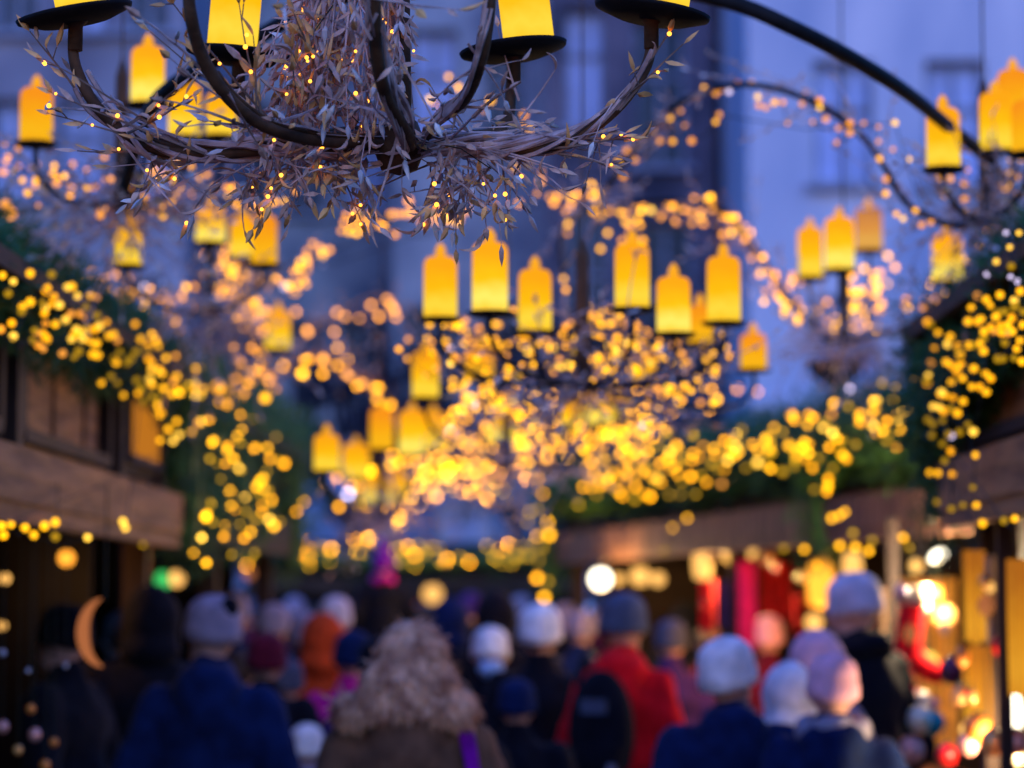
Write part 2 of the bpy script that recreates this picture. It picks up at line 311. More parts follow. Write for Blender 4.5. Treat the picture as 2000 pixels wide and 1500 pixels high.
# ---------------------------------------------------------------- stalls
LA, LB = (-1.5, 3.4), (-1.5, 9.45)          # left near stall front, ground line
def stall(name, label, a, b, depth, zb=2.06, zt=2.62, side=-1, panels=4, wood='wood', back='woodd', ends=(True, True), div=None):
    """market stall: front line a->b, body to the left (side=-1) or right (side=1) of it"""
    a = Vector((*a, 0)); b = Vector((*b, 0)); L = (b - a).length; rz = math.atan2(b.y - a.y, b.x - a.x)
    r = empty(name, a, rz)   # local: x along the front, y = into the stall (sign), z up
    s = 1 if side < 0 else -1
    q = MB(); nb = int(L / .17)
    for i in range(nb): q.box((L * (i + .5) / nb, s * (.034 + .005 * (i * 7 % 3)), (zb + .14 + zt) / 2), (L / nb - .007, .04, zt - zb - .14 - .004 * (i % 2)))
    q.box((L / 2, s * .075, (zb + .14 + zt) / 2), (L, .02, zt - zb - .16)); q.build('fascia', M[wood], r)
    q = MB(); q.box((L / 2, -s * .03, zb + .06), (L, .16, .15)); q.box((L / 2, -s * .075, zb - .04), (L, .05, .06)); q.build('ledge', M[wood], r)
    n = panels; X = div or [L * i / n for i in range(n + 1)]; n = len(X) - 1
    for i in range(n + 1): q = MB(); q.box((min(max(X[i], .05), L - .05), -s * .015, (zb + .17 + zt) / 2), (.09, .05, zt - zb - .14)); q.build('fascia_post', M['woodd'], r)
    for i in range(n):
        f = MB(); x0, x1 = X[i] + .15, X[i + 1] - .15; z0, z1 = zb + .2, zt - .07
        for c, sz in ((((x0 + x1) / 2, -s * .0, z0), (x1 - x0, .05, .04)), (((x0 + x1) / 2, -s * .0, z1), (x1 - x0, .05, .04)), ((x0, 0, (z0 + z1) / 2), (.045, .045, z1 - z0)), ((x1, 0, (z0 + z1) / 2), (.045, .045, z1 - z0))): f.box(c, sz)
        f.build('panel_moulding', M['woodd'], r)
    q = MB()   # roof
    q.add([(-.1, -s * .2, zt + .02), (L + .1, -s * .2, zt + .02), (L + .1, s * depth / 2, zt + .30), (-.1, s * depth / 2, zt + .30), (-.1, s * depth, zt), (L + .1, s * depth, zt),
           (-.1, -s * .2, zt - .03), (L + .1, -s * .2, zt - .03), (L + .1, s * depth, zt - .05), (-.1, s * depth, zt - .05)],
          [(0, 1, 2, 3), (3, 2, 5, 4), (6, 7, 8, 9), (0, 6, 7, 1), (0, 3, 4, 9, 6), (1, 7, 8, 5, 2)]); q.build('roof', M['woodd'], r)
    q = MB(); q.box((L / 2, s * depth, zt / 2), (L, .04, zt)); q.build('back_wall', M[back], r)
    for k, x in enumerate((0, L)):
        if ends[k]: q = MB(); q.box((x, s * depth * .55, zt / 2 - .03), (.04, depth * .88, zt - .06)); q.build('side_wall', M[back], r)
    for x in (.05, L / 2, L - .05): q = MB(); q.box((x, s * .06, zb / 2), (.09, .09, zb)); q.build('post', M['woodd'], r)
    q = MB(); q.box((L / 2, s * .25, .95), (L - .1, .6, .05)); q.box((L / 2, s * .04, .47), (L - .12, .03, .9)); q.build('counter', M['woodm'], r)
    tag(r, label, 'market stall'); return r
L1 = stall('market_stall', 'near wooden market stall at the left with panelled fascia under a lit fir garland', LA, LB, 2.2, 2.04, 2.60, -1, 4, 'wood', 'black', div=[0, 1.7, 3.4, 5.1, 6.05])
R1A, R1B = (1.38, 3.6), (1.38, 7.7)
R1 = stall('market_stall', 'near wooden stall at the right edge hung with yellow lit cloths', R1A, R1B, 2.2, 2.06, 2.62, 1, 3, 'wood', 'woodd')
L2A, L2B = (-1.66, 10.2), (-1.55, 14.3)
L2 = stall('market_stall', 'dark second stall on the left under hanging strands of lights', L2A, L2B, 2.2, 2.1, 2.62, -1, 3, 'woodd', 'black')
R2A, R2B = (1.85, 9.2), (.22, 17.2)
R2 = stall('market_stall', 'long angled wooden stall on the right selling red textiles', R2A, R2B, 2.4, 2.10, 2.50, 1, 6, 'woodm', 'woodd', (False, True))
F1A, F1B = (.6, 30.0), (-3.6, 30.0)
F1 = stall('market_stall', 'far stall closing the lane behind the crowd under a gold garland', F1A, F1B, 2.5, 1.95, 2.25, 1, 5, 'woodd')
# lit window in the left stall
q = MB(); c0 = on_line(228, 778, LA, LB); c1 = on_line(292, 886, LA, LB)
wy0, wy1, wz0, wz1 = c0.y, c1.y, 2.27, 2.52
wd = empty('stall_window', (-1.47, (wy0 + wy1) / 2, (wz0 + wz1) / 2)); h = (wy1 - wy0) / 2; v = (wz1 - wz0) / 2
q.box((0, 0, 0), (.02, h * 2, v * 2)); q.build('pane', M['windowlit'], wd)
q = MB()
for sgn in (-1, 1): q.box((.012, sgn * h, 0), (.03, .03, v * 2 + .03)); q.box((.012, 0, sgn * v), (.032, h * 2 - .03, .03))
q.build('frame', M['woodd'], wd); wd.parent = L1; wd.matrix_parent_inverse = L1.matrix_world.inverted()
bpy.context.view_layer.update(); wd.matrix_parent_inverse = L1.matrix_world.inverted(); wd.name = 'window'

# garlands along the eaves (several hanging strands each)
def hang(px, y0, y1, a, b, off=.06):
    p0 = on_line(px, y0, a, b); n = int(abs(y1 - y0) / 40) + 2
    z1 = on_line(px, y1, a, b).z; return [(p0.x + R.uniform(-.02, .02), p0.y, p0.z + (z1 - p0.z) * i / (n - 1)) for i in range(n)]
garland('thick fir garland along the roof edge of the near left stall', [[(-1.44, 4.6, 2.63), (-1.43, 6.2, 2.64), (-1.43, 7.5, 2.65), (-1.43, 9.0, 2.66), (-1.43, 9.5, 2.66)], [(-1.52, 4.6, 2.68), (-1.52, 9.5, 2.72)], [(-1.44, 4.6, 2.56), (-1.43, 9.5, 2.57)]], .105, 1900)
garland('fir curtain hanging from the far corner of the near left stall', [[(-1.42, 9.7, 2.66), (-1.42, 9.72, 2.2), (-1.44, 9.75, 1.98)], [(-1.40, 9.5, 2.6), (-1.42, 9.52, 2.25)], [(-1.48, 10.3, 2.75), (-1.46, 10.3, 2.3), (-1.48, 10.35, 2.0)], [(-1.5, 11.2, 2.75), (-1.5, 11.2, 2.1)]], .16, 1900)
garland('fir garland on the dark second left stall with a strand dropping at its end', [[(-1.55, 10.4, 2.72), (-1.52, 12.2, 2.72), (-1.46, 14.4, 2.7)], [(-1.46, 14.3, 2.7), (-1.46, 14.3, 2.25), (-1.46, 14.3, 1.98)], [(-1.5, 13.0, 2.7), (-1.5, 13.0, 2.1)], [(-1.52, 12.2, 2.72), (-1.52, 12.2, 2.1)]], .17, 1800)
garland('fir garland along the roof edge of the near right stall', [[(1.34, 4.4, 2.66), (1.33, 6.0, 2.66), (1.32, 7.6, 2.58)], [(1.40, 4.4, 2.74), (1.40, 7.4, 2.68)], [(1.32, 5.0, 2.56), (1.31, 7.7, 2.46)], [(1.30, 7.0, 2.45), (1.30, 7.75, 2.34)]], .11, 2100)
garland('fir curtain hanging at the corner of the near right stall', [[(1.31, 7.75, 2.72), (1.31, 7.8, 2.3), (1.31, 7.8, 2.02)], [(1.26, 7.7, 2.66), (1.26, 7.8, 2.2)], [(1.38, 7.85, 2.66), (1.36, 7.85, 2.05)]], .14, 2200)
r2 = lambda t, z, o=-.08: (R2A[0] + (R2B[0] - R2A[0]) * t + o, R2A[1] + (R2B[1] - R2A[1]) * t, z)
garland('long fir garland sloping along the angled right stall', [[r2(0, 2.60), r2(.2, 2.60), r2(.45, 2.56), r2(.7, 2.54), r2(1, 2.64)], [r2(.02, 2.44), r2(.4, 2.42), r2(.98, 2.48)], [r2(.02, 2.52, -.16), r2(.98, 2.55, -.16)]], .13, 1700)
garland('short fir strand dropping from the middle of the angled right stall', [[r2(.26, 2.55, -.1), r2(.26, 2.3, -.1), r2(.26, 1.98, -.1)]], .11, 1800)
garland('fir strand dropping at the far corner of the angled right stall', [[(.10, 17.2, 2.6), (.08, 17.2, 2.2), (.08, 17.2, 1.85)]], .13, 1600)
garland('distant fir garland on the stall that closes the lane', [[(.7, 29.8, 2.34), (-1.6, 29.8, 2.26), (-3.7, 29.8, 2.34)]], .16, 900)

# ---------------------------------------------------------------- fairy lights
bs = MB(); bs.ell((0, 0, 0), (1, 1, 1), 10, 6); BM_ = {}
def bulb(key, tier=0):
    """bulb emission, raised for farther strings so defocused discs keep their brightness"""
    if (key, tier) not in BM_:
        r_, g_, b_, q_ = BCOL[key]; m = emit('bulb_%s' % key, (r_, g_, b_), q_ * (1 if key == 'sparkle' else 2.0 * 1.6 ** tier), True); BM_[(key, tier)] = (bs.mesh('bulb_' + key, m, True), m)
    return BM_[(key, tier)]
KEY = {'g': 'gold', 'y': 'yellow', 'l': 'lemon', 'a': 'amber', 'p': 'peach', 'd': 'dim', 'w': 'white'}
NB = [0]
def bulbstring(label, pts, group=None, rb=.0125, cord=True, kind=None):
    """pts: list of (Vector, key, radius factor). One string = its cord and its bulbs"""
    rb *= .76; c = pts[0][0].copy(); r = empty('fairy_lights', c)
    if cord and len(pts) > 1:
        left = [p[0] for p in pts]; path = [left.pop(0)]; mb = MB()
        while left:
            i = min(range(len(left)), key=lambda k: (left[k] - path[-1]).length_squared); path.append(left.pop(i))
        seg = []
        for a, b in zip(path, path[1:]):
            m = (a + b) / 2 - Vector((0, 0, min(.03, (a - b).length * .15))); seg += [a - c, m - c]
        seg.append(path[-1] - c); mb.tube(seg, .0018, 3, cap=False); mb.build('cord', M['cord'], r)
    big = pts[:100]
    dm = sum((p[0] - CAMP).length for p in pts) / len(pts); ratio = min(1, rb / (.0177 * (dm / 4 - 1))); tier = max(0, round(math.log(.85 / ratio ** 2 / 2.0) / math.log(1.6)))  # emission rises with distance to hold the brightness of the blurred discs
    for p, k, s in big: inst('bulb', bulb(KEY[k], tier)[0], r, p - c, None, rb * s); NB[0] += 1
    if len(pts) > 100:
        mb = MB(); ks = sorted({k for _, k, _ in pts[100:]})
        for p, k, s in pts[100:]: mb.ell(p - c, (rb * s,) * 3, 8, 5, mi=ks.index(k)); NB[0] += 1
        o = mb.build('bulb', [bulb(KEY[k], tier)[1] for k in ks], r, smooth=True); o['kind'] = 'stuff'
    tag(r, label, 'string lights', group); return r
def parse(txt, fn, jit=.0):
    """'x,y,k' items; k one letter (colour) and optional size digit"""
    o = []
    for it in txt.split():
        a = it.split(','); k = a[2] if len(a) > 2 else R.choice('ggyyyl'); s = 1.0
        if len(k) > 1: s = {'1': 1.0, '2': 1.35, '3': 1.8, '0': .7}[k[1]]; k = k[0]
        p = fn(float(a[0]), float(a[1])); o.append((p + Vector([R.gauss(0, jit) for _ in range(3)]), k, s * R.uniform(.85, 1.12)))
    return o
def along(ctrl, n, jit, keys):
    o = []
    L = [math.dist(a, b) for a, b in zip(ctrl, ctrl[1:])]
    for _ in range(n):
        t = R.random() * sum(L); i = 0
        while t > L[i] and i < len(L) - 1: t -= L[i]; i += 1
        u = t / L[i]; a, b = ctrl[i], ctrl[i + 1]; o.append('%.0f,%.0f,%s' % (a[0] + (b[0] - a[0]) * u + R.gauss(0, jit), a[1] + (b[1] - a[1]) * u + R.gauss(0, jit), R.choice(keys)))
    return ' '.join(o)
TL1 = """5,538 26,550,l 59,534 16,573,d 101,536,d 93,562 131,561,l 105,580,g 44,599,y 43,609,d 89,601,l 100,594,g 84,592,d 177,578,y 189,581,p 138,613,p 163,616,p 154,613,a 189,616,d 128,625,l 208,629 89,632,a 2,643,a
26,657,l 73,651,p 94,664,y 63,665,d 75,674,a 84,681,p 140,662,l 180,643,y 166,646,l 172,665,y 222,653,y 229,665,p 122,690,p 145,697,d 181,692,y 222,700,d 198,748,y 217,735,d 229,748,d 241,772,y 268,686,d 288,683,d"""
bulbstring('small gold lights scattered through the garland of the near left stall', parse(TL1, lambda x, y: on_line(x, y, (-1.27, 4), (-1.27, 12))))
TL2 = """297,653,y 304,665,y 324,699,y 343,695,p 311,721,g 317,730,y 381,721,y 392,716,d 345,735,y 338,744,p 297,751,y 276,760,d 320,758,y 345,760,g 336,770,y 380,759,g 297,774,d 307,791,y 345,823,y 329,839,y 350,849,l 313,860,y 338,861,l 374,844,y
240,1019,l 245,1031,l 171,1050,l 3,1027,y 7,1045,g 21,1024,y 49,1031,y 66,1045,y 87,1027,y 108,1020,y 108,1048,d"""
bulbstring('gold lights clustered on the fir curtain at the end of the near left stall', parse(TL2, lambda x, y: on_line(x, y, (-1.24, 4), (-1.24, 12)) if x > 150 else on_line(x, y, (-1.36, 4), (-1.36, 12))))
TL3 = """471,809,g 472,840,y 416,863,y2 429,858,d 469,865,d 500,875,d2 539,854,d 443,879,y 455,895,y2 441,905,g 528,896,g 555,905,g2 471,919,d 513,935,y2 516,956,y 530,977,g2 450,959,y 410,982,d 452,989,y 458,994,g 343,966,d 341,980,y 360,994,d 404,1005,y
336,982,d 413,985,d 402,1010,y2 416,1020,d 439,1027,y 360,1031,y 378,1048,y 394,1050,l 371,1050,d 378,1080,y 315,1024,y 280,1034,y 280,1061,d 453,1083,d 469,1024,d 528,982,d 535,1027,y2 546,1020,d 497,1080,d 495,820,d 430,935,d 480,1000,d 512,1000,g"""
bulbstring('larger blurred gold lights hanging over the dark second left stall', parse(TL3, lambda x, y: on_line(x, y, (-1.30, 4), (-1.30, 15)) if x > 380 else on_line(x, y, (-1.46, 4), (-1.46, 15))))
TR1 = """1946,511,l0 1972,483,l0 1928,535,w0 1974,541,w0 1988,550,w0 1953,576,y 1981,587,l 1909,578,p 1926,585,y 1933,597,y 1897,601,y 1993,569,y 1996,634,y 1940,646,p 1968,651,p 1891,674,y 1914,671,y 1921,686,y 1963,669,d 1993,665,y 1986,681,y 1981,699,d 1996,706,y
1902,720,y 1925,730,y 1935,739,g 1898,755,y 1914,756,g 1926,765,y 1990,455,l0 1965,455,w0 1975,520,d 1950,610,d 1910,625,d 1958,700,d"""
bulbstring('tiny pale gold lights high in the garland of the near right stall', parse(TR1, lambda x, y: on_line(x, y, (1.16, 4), (1.16, 12))))
TR2 = """1802,601,a 1811,629,g 1818,634,d 1832,650,y 1856,658,y 1851,672,l 1825,681,g 1818,709,p 1848,707,y 1874,714,y 1869,725,g 1813,732,l 1811,748,g 1786,741,y 1858,746,y 1846,772,y 1860,777,g 1881,784,y 1837,797,y 1870,807,y 1841,821,d 1858,851,w 1874,844,d 1841,867,d 1858,881,g
1905,889,y 1816,923,y 1832,924,y 1860,926,g 1900,952,d 1830,980,d 1858,994,d 1881,987,d 1907,987,y 1919,1022,y 1982,1013,y 1961,1017,d 1845,900,d 1820,850,d 1890,830,d"""
bulbstring('gold lights on the fir curtain at the corner of the near right stall', parse(TR2, lambda x, y: on_line(x, y, (1.13, 4), (1.20, 10))))
TR3 = """1321,874,y2 1373,872,g 1365,893,g 1326,905,g 1310,917,g 1429,867,g2 1424,879,d 1415,916,g 1449,839,d 1459,867,d 1512,835,y 1496,856,y2 1503,879,y2 1480,903,l2 1496,907,d 1410,945,p 1380,942,g 1330,966,d 1307,966,d 1457,914,d 1547,811,g2 1580,811,g 1578,830,y 1608,835,l 1629,839,d 1629,788,y2 1625,809,p 1657,793,d 1659,760,w
1713,781,l 1713,805,y 1681,811,y 1680,825,g 1723,748,d 1541,870,y2 1566,875,y2 1555,889,y 1573,896,g 1580,868,g 1599,895,d 1646,861,d 1645,888,y 1653,896,g 1671,868,d 1529,921,d2 1587,914,g 1627,914,d 1552,910,d 1590,956,d 1617,949,y 1618,935,g 1615,960,g 1753,811,y 1772,800,l 1758,840,y 1736,846,d 1732,861,d 1751,874,g 1785,825,d 1787,833,p 1800,853,d
1342,1012,y 1314,1031,y 1625,1012,y 1650,1000,y 1640,1007,y 1666,1041,d 1640,1066,y 1671,1069,y 1697,1076,y 1704,1055,d 1531,1071,d 1571,1073,y 1764,1050,y 1776,1070,d 1597,1103,g 1297,1076,d"""
bulbstring('gold lights along the garland of the angled right stall', parse(TR3, lambda x, y: on_line(x, y, (R2A[0] - .34, R2A[1]), (R2B[0] - .34, R2B[1]))), rb=.015)
TR4 = """1049,996,d 1070,1020,y 1049,1047,y 1073,1045,y2 1052,1094,d 1049,1129,g2 1070,1136,d 1063,1167,y2 1119,1080,d 1060,1070,d 1035,1000,d 1085,975,g 1110,960,g 1060,965,g 1140,950,g 1165,965,d 1185,945,g 1205,960,d 1225,925,g 1240,950,g 1260,915,y 1280,940,d 1290,905,g 1050,935,g 1090,925,g 1120,905,g 1150,915,p 1180,900,y 1215,890,d 1250,880,g 1285,870,d
1100,990,d 1130,985,d 1160,925,g 1030,1020,d 1240,975,d 1270,970,g 1305,895,g 1340,895,d 1350,930,g 1390,905,d 1230,905,y 1195,925,y"""
bulbstring('big soft gold lights at the far corner of the angled right stall', parse(TR4, lambda x, y: on_line(x, y, (R2A[0] - .34, R2A[1]), (R2B[0] - .28, R2B[1])) if x > 1120 else P(x, y, 16.8), .0), rb=.019)
far = [(Vector((x, 29.6 + R.uniform(-.1, .1), z)), R.choice('gddd'), R.uniform(.7, 1.1)) for x, z in [(R.uniform(-3.6, .45), 2.36 + R.gauss(0, .08)) for _ in range(60)]]
bulbstring('blurred band of gold lights on the far stall behind the crowd', far, rb=.017)
for lab, ctrl, n, jit, fn in [
    ('second row of gold lights woven along the top of the near left garland', [(0, 600), (120, 620), (240, 680), (330, 760)], 48, 30, lambda x, y: on_line(x, y, (-1.26, 4), (-1.26, 12))),
    ('loose run of gold lights dropping past the end of the near left stall', [(340, 740), (420, 860), (500, 900), (540, 1000), (440, 1050)], 34, 26, lambda x, y: on_line(x, y, (-1.30, 4), (-1.30, 15))),
    ('upper row of gold lights packed along the garland of the angled stall', [(1150, 930), (1300, 915), (1480, 870), (1640, 840), (1790, 800)], 75, 26, lambda x, y: on_line(x, y, (R2A[0] - .36, R2A[1]), (R2B[0] - .36, R2B[1]))),
    ('inner row of gold lights along the lower edge of the near right garland', [(1990, 620), (1900, 660), (1840, 720), (1850, 860)], 34, 26, lambda x, y: on_line(x, y, (1.14, 4), (1.16, 12)))]:
    bulbstring(lab, parse(along(ctrl, n, jit, 'gyygdld'), fn), rb=.0135)
# branch arches with lights
TA1 = """1375,171,y 1398,182,p 1407,175,a 1424,179,w 1442,163,a 1468,163,y 1405,224,p 1398,238,y 1480,189,l 1482,206,p 1496,210,p 1513,200,y 1529,200,a 1573,177,a 1566,203,p 1601,196,a 1601,210,l 1538,240,p0 1587,238,p0 1613,233,p 1638,250,p 1660,241,a 1660,259,p 1634,278,p0 1687,241,p0 1716,248,p0 1748,240,l 1716,276,p0 1744,292,p0 1718,310,y 1776,311,l0 1730,350,p 1730,378,y
1751,418,y 1764,427,l 1788,411,y 1800,439,p 1818,434,p 1309,231,y 1330,217,p0 1337,245,p0 1314,276,y 1351,275,a 1273,254,y 1250,273,p0 1289,275,p 1313,276,a 1208,315,y 1241,313,p 1224,294,a 1217,345,a 1005,327,y 1033,322,d 1058,336,p0 1049,378,p"""
bulbstring('amber lights on the curved branch arch below the black hoop', parse(TA1, lambda x, y: P(x, y, 7.0 + (1500 - x) * .0012)), rb=.0115)
TA2 = """1115,385,y 1136,383,a 1105,413,a 1108,437,y 1108,455,p 1173,420,y 1159,413,g 1212,415,y 1187,455,y 1173,486,y 1271,411,l 1290,425,p0 1241,406,p0 1324,408,d 1391,395,p 1391,409,p 1352,436,p 1320,434,p0 1412,458,a 1429,455,y 1447,448,y 1471,478,g 1468,504,p 1485,532,y 1500,532,g 1510,550,p 1496,567,p 1520,581,g 1534,606,y2 1531,616,y 1557,629,y2 1561,623,g 1548,538,p 1562,552,p
1230,455,p 1250,440,g 1215,470,p 1255,470,g 1350,415,p 1340,395,p0 1222,434,y 1100,545,y"""
bulbstring('gold lights on the branch arch over the middle chandelier', parse(TA2, lambda x, y: P(x, y, 8.8)), rb=.0135)
TA3 = """584,711,y2 596,702,g 609,697,g 621,690,g 630,693,p2 642,697,g 651,699,g 662,712,g 672,718,p 686,725,g 671,735,p 702,753,g 694,738,g 716,760,y 724,772,g 730,777,g 741,788,g 748,800,g 560,720,g 540,735,p 640,715,p 715,740,p
595,655,p 610,645,p 623,637,p 640,625,p 658,616,p 672,606,p 690,612,p0 730,592,p 748,578,p 765,592,p 772,613,p 755,600,p 742,598,p"""
bulbstring('soft orange lights on the far curved arch left of the middle chandelier', parse(TA3, lambda x, y: P(x, y, 13), .035), rb=.017)
TA4 = """676,420,a 681,453,y 666,451,p 762,418,p 780,418,p 793,418,p 772,458,a 895,420,g 909,413,a 891,434,y 700,415,d 876,150,y 895,171,y 839,194,l 888,203,p0 958,196,y 1024,224,a 1035,250,y 1021,245,p 912,180,p0 850,205,p0 945,215,p0"""
bulbstring('scattered amber lights seen behind the twigs of the nearest chandelier', parse(TA4, lambda x, y: P(x, y, 8.0)), rb=.0125)
TC = """44,352,y 70,352,y 54,376,y 26,334,d 9,283,p0 35,290,p 171,366,y 75,401,p0 292,345,g 324,343,g 310,364,y 353,369,g 345,381,g 334,392,g 282,385,g 287,402,g 318,406,g 317,422,y 297,416,p0 374,325,g 259,336,p 252,367,a 12,400,p3 20,418,p3 200,405,p2 196,420,p 300,330,g 340,355,y 65,330,d 85,365,d"""
bulbstring('amber lights around the upper left chandelier', parse(TC, lambda x, y: P(x, y, 6.7)), rb=.012)
TD = """224,538,p2 217,562,p 259,574,g2 282,562,w 310,585,p 355,587,p2 380,560,a 374,602,p 340,627,g2 353,644,p 595,508,p 600,525,p 591,546,g2 597,555,g 577,571,g 556,560,w 250,545,p 330,610,p 300,610,p0 410,400,p 425,420,p 395,440,p 412,460,g
427,756,g3 430,784,g2 443,790,g 518,777,y2 507,725,p2 532,732,p 465,704,p2 455,676,p 388,826,p 520,700,p 500,690,p 490,740,p 540,760,p0 405,480,g 600,490,p"""
def cloud(cx, cy, rx, ry, n, keys, sz=(1,)):
    return ' '.join('%.0f,%.0f,%s' % (cx + R.gauss(0, rx), cy + R.gauss(0, ry), R.choice(keys)) for _ in range(n))
TD += ' ' + cloud(455, 560, 28, 24, 26, 'gggypp') + ' ' + cloud(470, 620, 20, 15, 8, 'gp')
bulbstring('large amber lights wound round the left middle chandelier', parse(TD, lambda x, y: P(x, y, 9.5 + R.uniform(-.4, .4))), rb=.0155)
TE = """1835,346,g 1856,350,g 1846,380,y 1884,357,p 1884,390,p 1884,415,y 1968,336,y 1977,313,y 1995,310,y 1935,352,g 1937,374,y 1960,362,g 1965,367,g 1960,392,g 1930,406,g 1961,409,g 1940,420,g 1961,425,g 1930,450,g 1944,450,g 1916,388,p 1902,420,p 1884,451,p 1890,332,p0 1925,365,g 1950,400,g 1985,345,g 1975,360,y 1980,390,g 1990,375,g"""
bulbstring('dense gold lights under the upper right chandelier', parse(TE, lambda x, y: P(x, y, 7.2)), rb=.0125)
TF = cloud(1690, 560, 26, 24, 26, 'gggyp') + ' ' + cloud(1655, 625, 26, 18, 20, 'gggyp') + ' 1681,665,p 1615,590,p 1600,610,p0 1645,540,g 1720,590,p 1640,655,g'
bulbstring('bunched gold lights on the right middle chandelier', parse(TF, lambda x, y: P(x, y, 10)), rb=.015)
TB = '839,634,y 865,634,y 891,637,y 882,683,w 891,701,a 925,790,w 1062,790,w 980,775,p 935,640,a 955,655,y 1148,618,y 1165,620,y 1105,638,a 1255,830,w 1020,675,y 1040,690,g ' + cloud(1080, 700, 90, 36, 60, 'ggyypld') + ' ' + cloud(1190, 680, 34, 40, 40, 'ggyyyl') + ' ' + cloud(1300, 740, 62, 36, 50, 'ggyyypl') + ' ' + cloud(950, 730, 50, 34, 30, 'ggyyp')
bulbstring('mass of small gold lights wound round the middle chandelier', parse(TB, lambda x, y: P(x, y, 7.4 + R.uniform(-.6, .9))), rb=.0115)
TG = cloud(1100, 800, 110, 34, 55, 'gggyy') + ' ' + cloud(960, 850, 80, 34, 45, 'gggyp') + ' ' + cloud(1160, 860, 90, 28, 40, 'gggyd') + ' 880,845,w 1390,760,g 1385,800,g 1400,780,y 1440,760,p 1480,765,p'
bulbstring('deep cluster of blurred gold lights below the middle chandelier', parse(TG, lambda x, y: P(x, y, 12 + R.uniform(-1.5, 2))), rb=.0165)
TH = cloud(750, 945, 42, 26, 34, 'ggyyg') + ' ' + cloud(860, 930, 70, 30, 40, 'gppgd') + ' ' + cloud(990, 930, 80, 24, 34, 'pppgd') + ' 779,1012,g3 779,1024,y2 720,985,g2 720,1052,g2 680,965,w 675,935,p 640,940,p 745,985,y2 710,960,g2'
bulbstring('biggest softest gold lights hanging low over the far crowd', parse(TH, lambda x, y: P(x, y, 19 + R.uniform(-2, 4))), rb=.021)

for lab, ctrl, n, jit, keys, d, rb_ in [
    ('amber light strand swinging from the left stalls up behind the middle lamps', [(190, 560), (300, 600), (420, 540), (560, 560), (620, 500), (700, 430), (800, 410), (900, 425)], 85, 13, 'gapppy', 9.2, .0135),
    ('loose strand of small amber lights under the upper left chandelier', [(0, 330), (150, 350), (300, 350), (440, 365), (570, 400)], 55, 18, 'gapyp', 7.2, .011),
    ('strand of gold lights crossing above the six clear candles', [(1040, 400), (1150, 395), (1270, 420), (1400, 400), (1470, 480), (1560, 610)], 62, 15, 'gaypp', 9.0, .013),
    ('peach light strand climbing between the left stalls and the far arch', [(430, 800), (480, 740), (520, 660), (500, 600), (470, 540), (420, 500)], 80, 20, 'gpppa', 11, .016),
    ('small gold lights filling the space below the six clear candles', [(790, 700), (900, 660), (1010, 650), (1150, 620), (1300, 680), (1400, 720)], 95, 22, 'ggyypp', 7.8, .011),
    ('gold lights gathered low between middle chandelier and crowd', [(680, 960), (800, 900), (950, 870), (1080, 880), (1200, 850), (1330, 800)], 98, 26, 'ggyyp', 13, .0165),
    ('sparse strand of gold lights from the right middle lamps to the right garland', [(1560, 610), (1640, 640), (1720, 600), (1790, 600), (1850, 560), (1905, 480)], 34, 14, 'gyyp', 9, .013)]:
    bulbstring(lab, parse(along(ctrl, n, jit, keys), lambda x, y: P(x, y, d + R.uniform(-.5, .5))), rb=rb_)
# ---------------------------------------------------------------- candles and chandeliers
def candle_mesh(key, h, r=.045):
    mb = MB(); prof = [(r * .97, 0), (r, .012), (r * 1.0, h * .5), (r * .99, h - .016), (r * .93, h - .004), (r * .75, h + .004), (r * .35, h + .003), (0, h + .002)]
    return mb.lathe([(0, 0)] + prof, n=24)
FL = MB().lathe([(0, 0), (.011, .001), (.012, .012), (.013, .022), (.010, .032), (.004, .042), (0, .045)], n=10).mesh('flame_tip', M['flame'], True)
PLATE = MB().lathe([(0, -.004), (.060, -.004), (.094, .008), (.096, .014), (.058, .004), (0, .003)], n=36).mesh('drip_plate', M['plate'], True)
PLATES = MB().lathe([(0, -.003), (.05, -.003), (.062, .006), (.05, .003), (0, .002)], n=24).mesh('drip_plate_small', M['plate'], True)
def twig(mb, p, d, L, r=.0022, wob=.5, pods=5, grav=0, podL=(.022, .040), mis=(0, (1, 1, 1, 2, 3)), side=True):
    p = Vector(p); d = Vector(d).normalized(); pts = [p.copy()]; n = 7
    cur = Vector([R.gauss(0, 1) for _ in range(3)]) * wob * .35
    for i in range(n):
        d = (d + cur * .3 + Vector([R.gauss(0, .12) for _ in range(3)]) * wob + Vector((0, 0, -grav * .3))).normalized(); p = p + d * L / n; pts.append(p.copy())
    mb.tube(pts, [r * (1 - .6 * i / n) for i in range(n + 1)], 4, mis[0], cap=False)
    for k in range(pods):
        i = R.randint(1, n); t = (pts[i] - pts[i - 1]).normalized(); dd = (t + Vector([R.gauss(0, .55) for _ in range(3)])).normalized()
        if side and R.random() < .5:
            e = pts[i] + dd * R.uniform(.01, .03); mb.tube([pts[i], e], [r * .5, r * .4], 3, mis[0], cap=False); mb.pod(e, dd, R.uniform(*podL), R.uniform(.0045, .008), mis[1])
        else: mb.pod(pts[i], dd, R.uniform(*podL), R.uniform(.0045, .008), mis[1])
    mb.pod(pts[-1], d, R.uniform(*podL), .006, mis[1]); return pts
def bez(a, b, c, d, n=16):
    a, b, c, d = map(Vector, (a, b, c, d)); return [a * (1 - t) ** 3 + b * 3 * t * (1 - t) ** 2 + c * 3 * t * t * (1 - t) + d * t ** 3 for t in [i / n for i in range(n + 1)]]

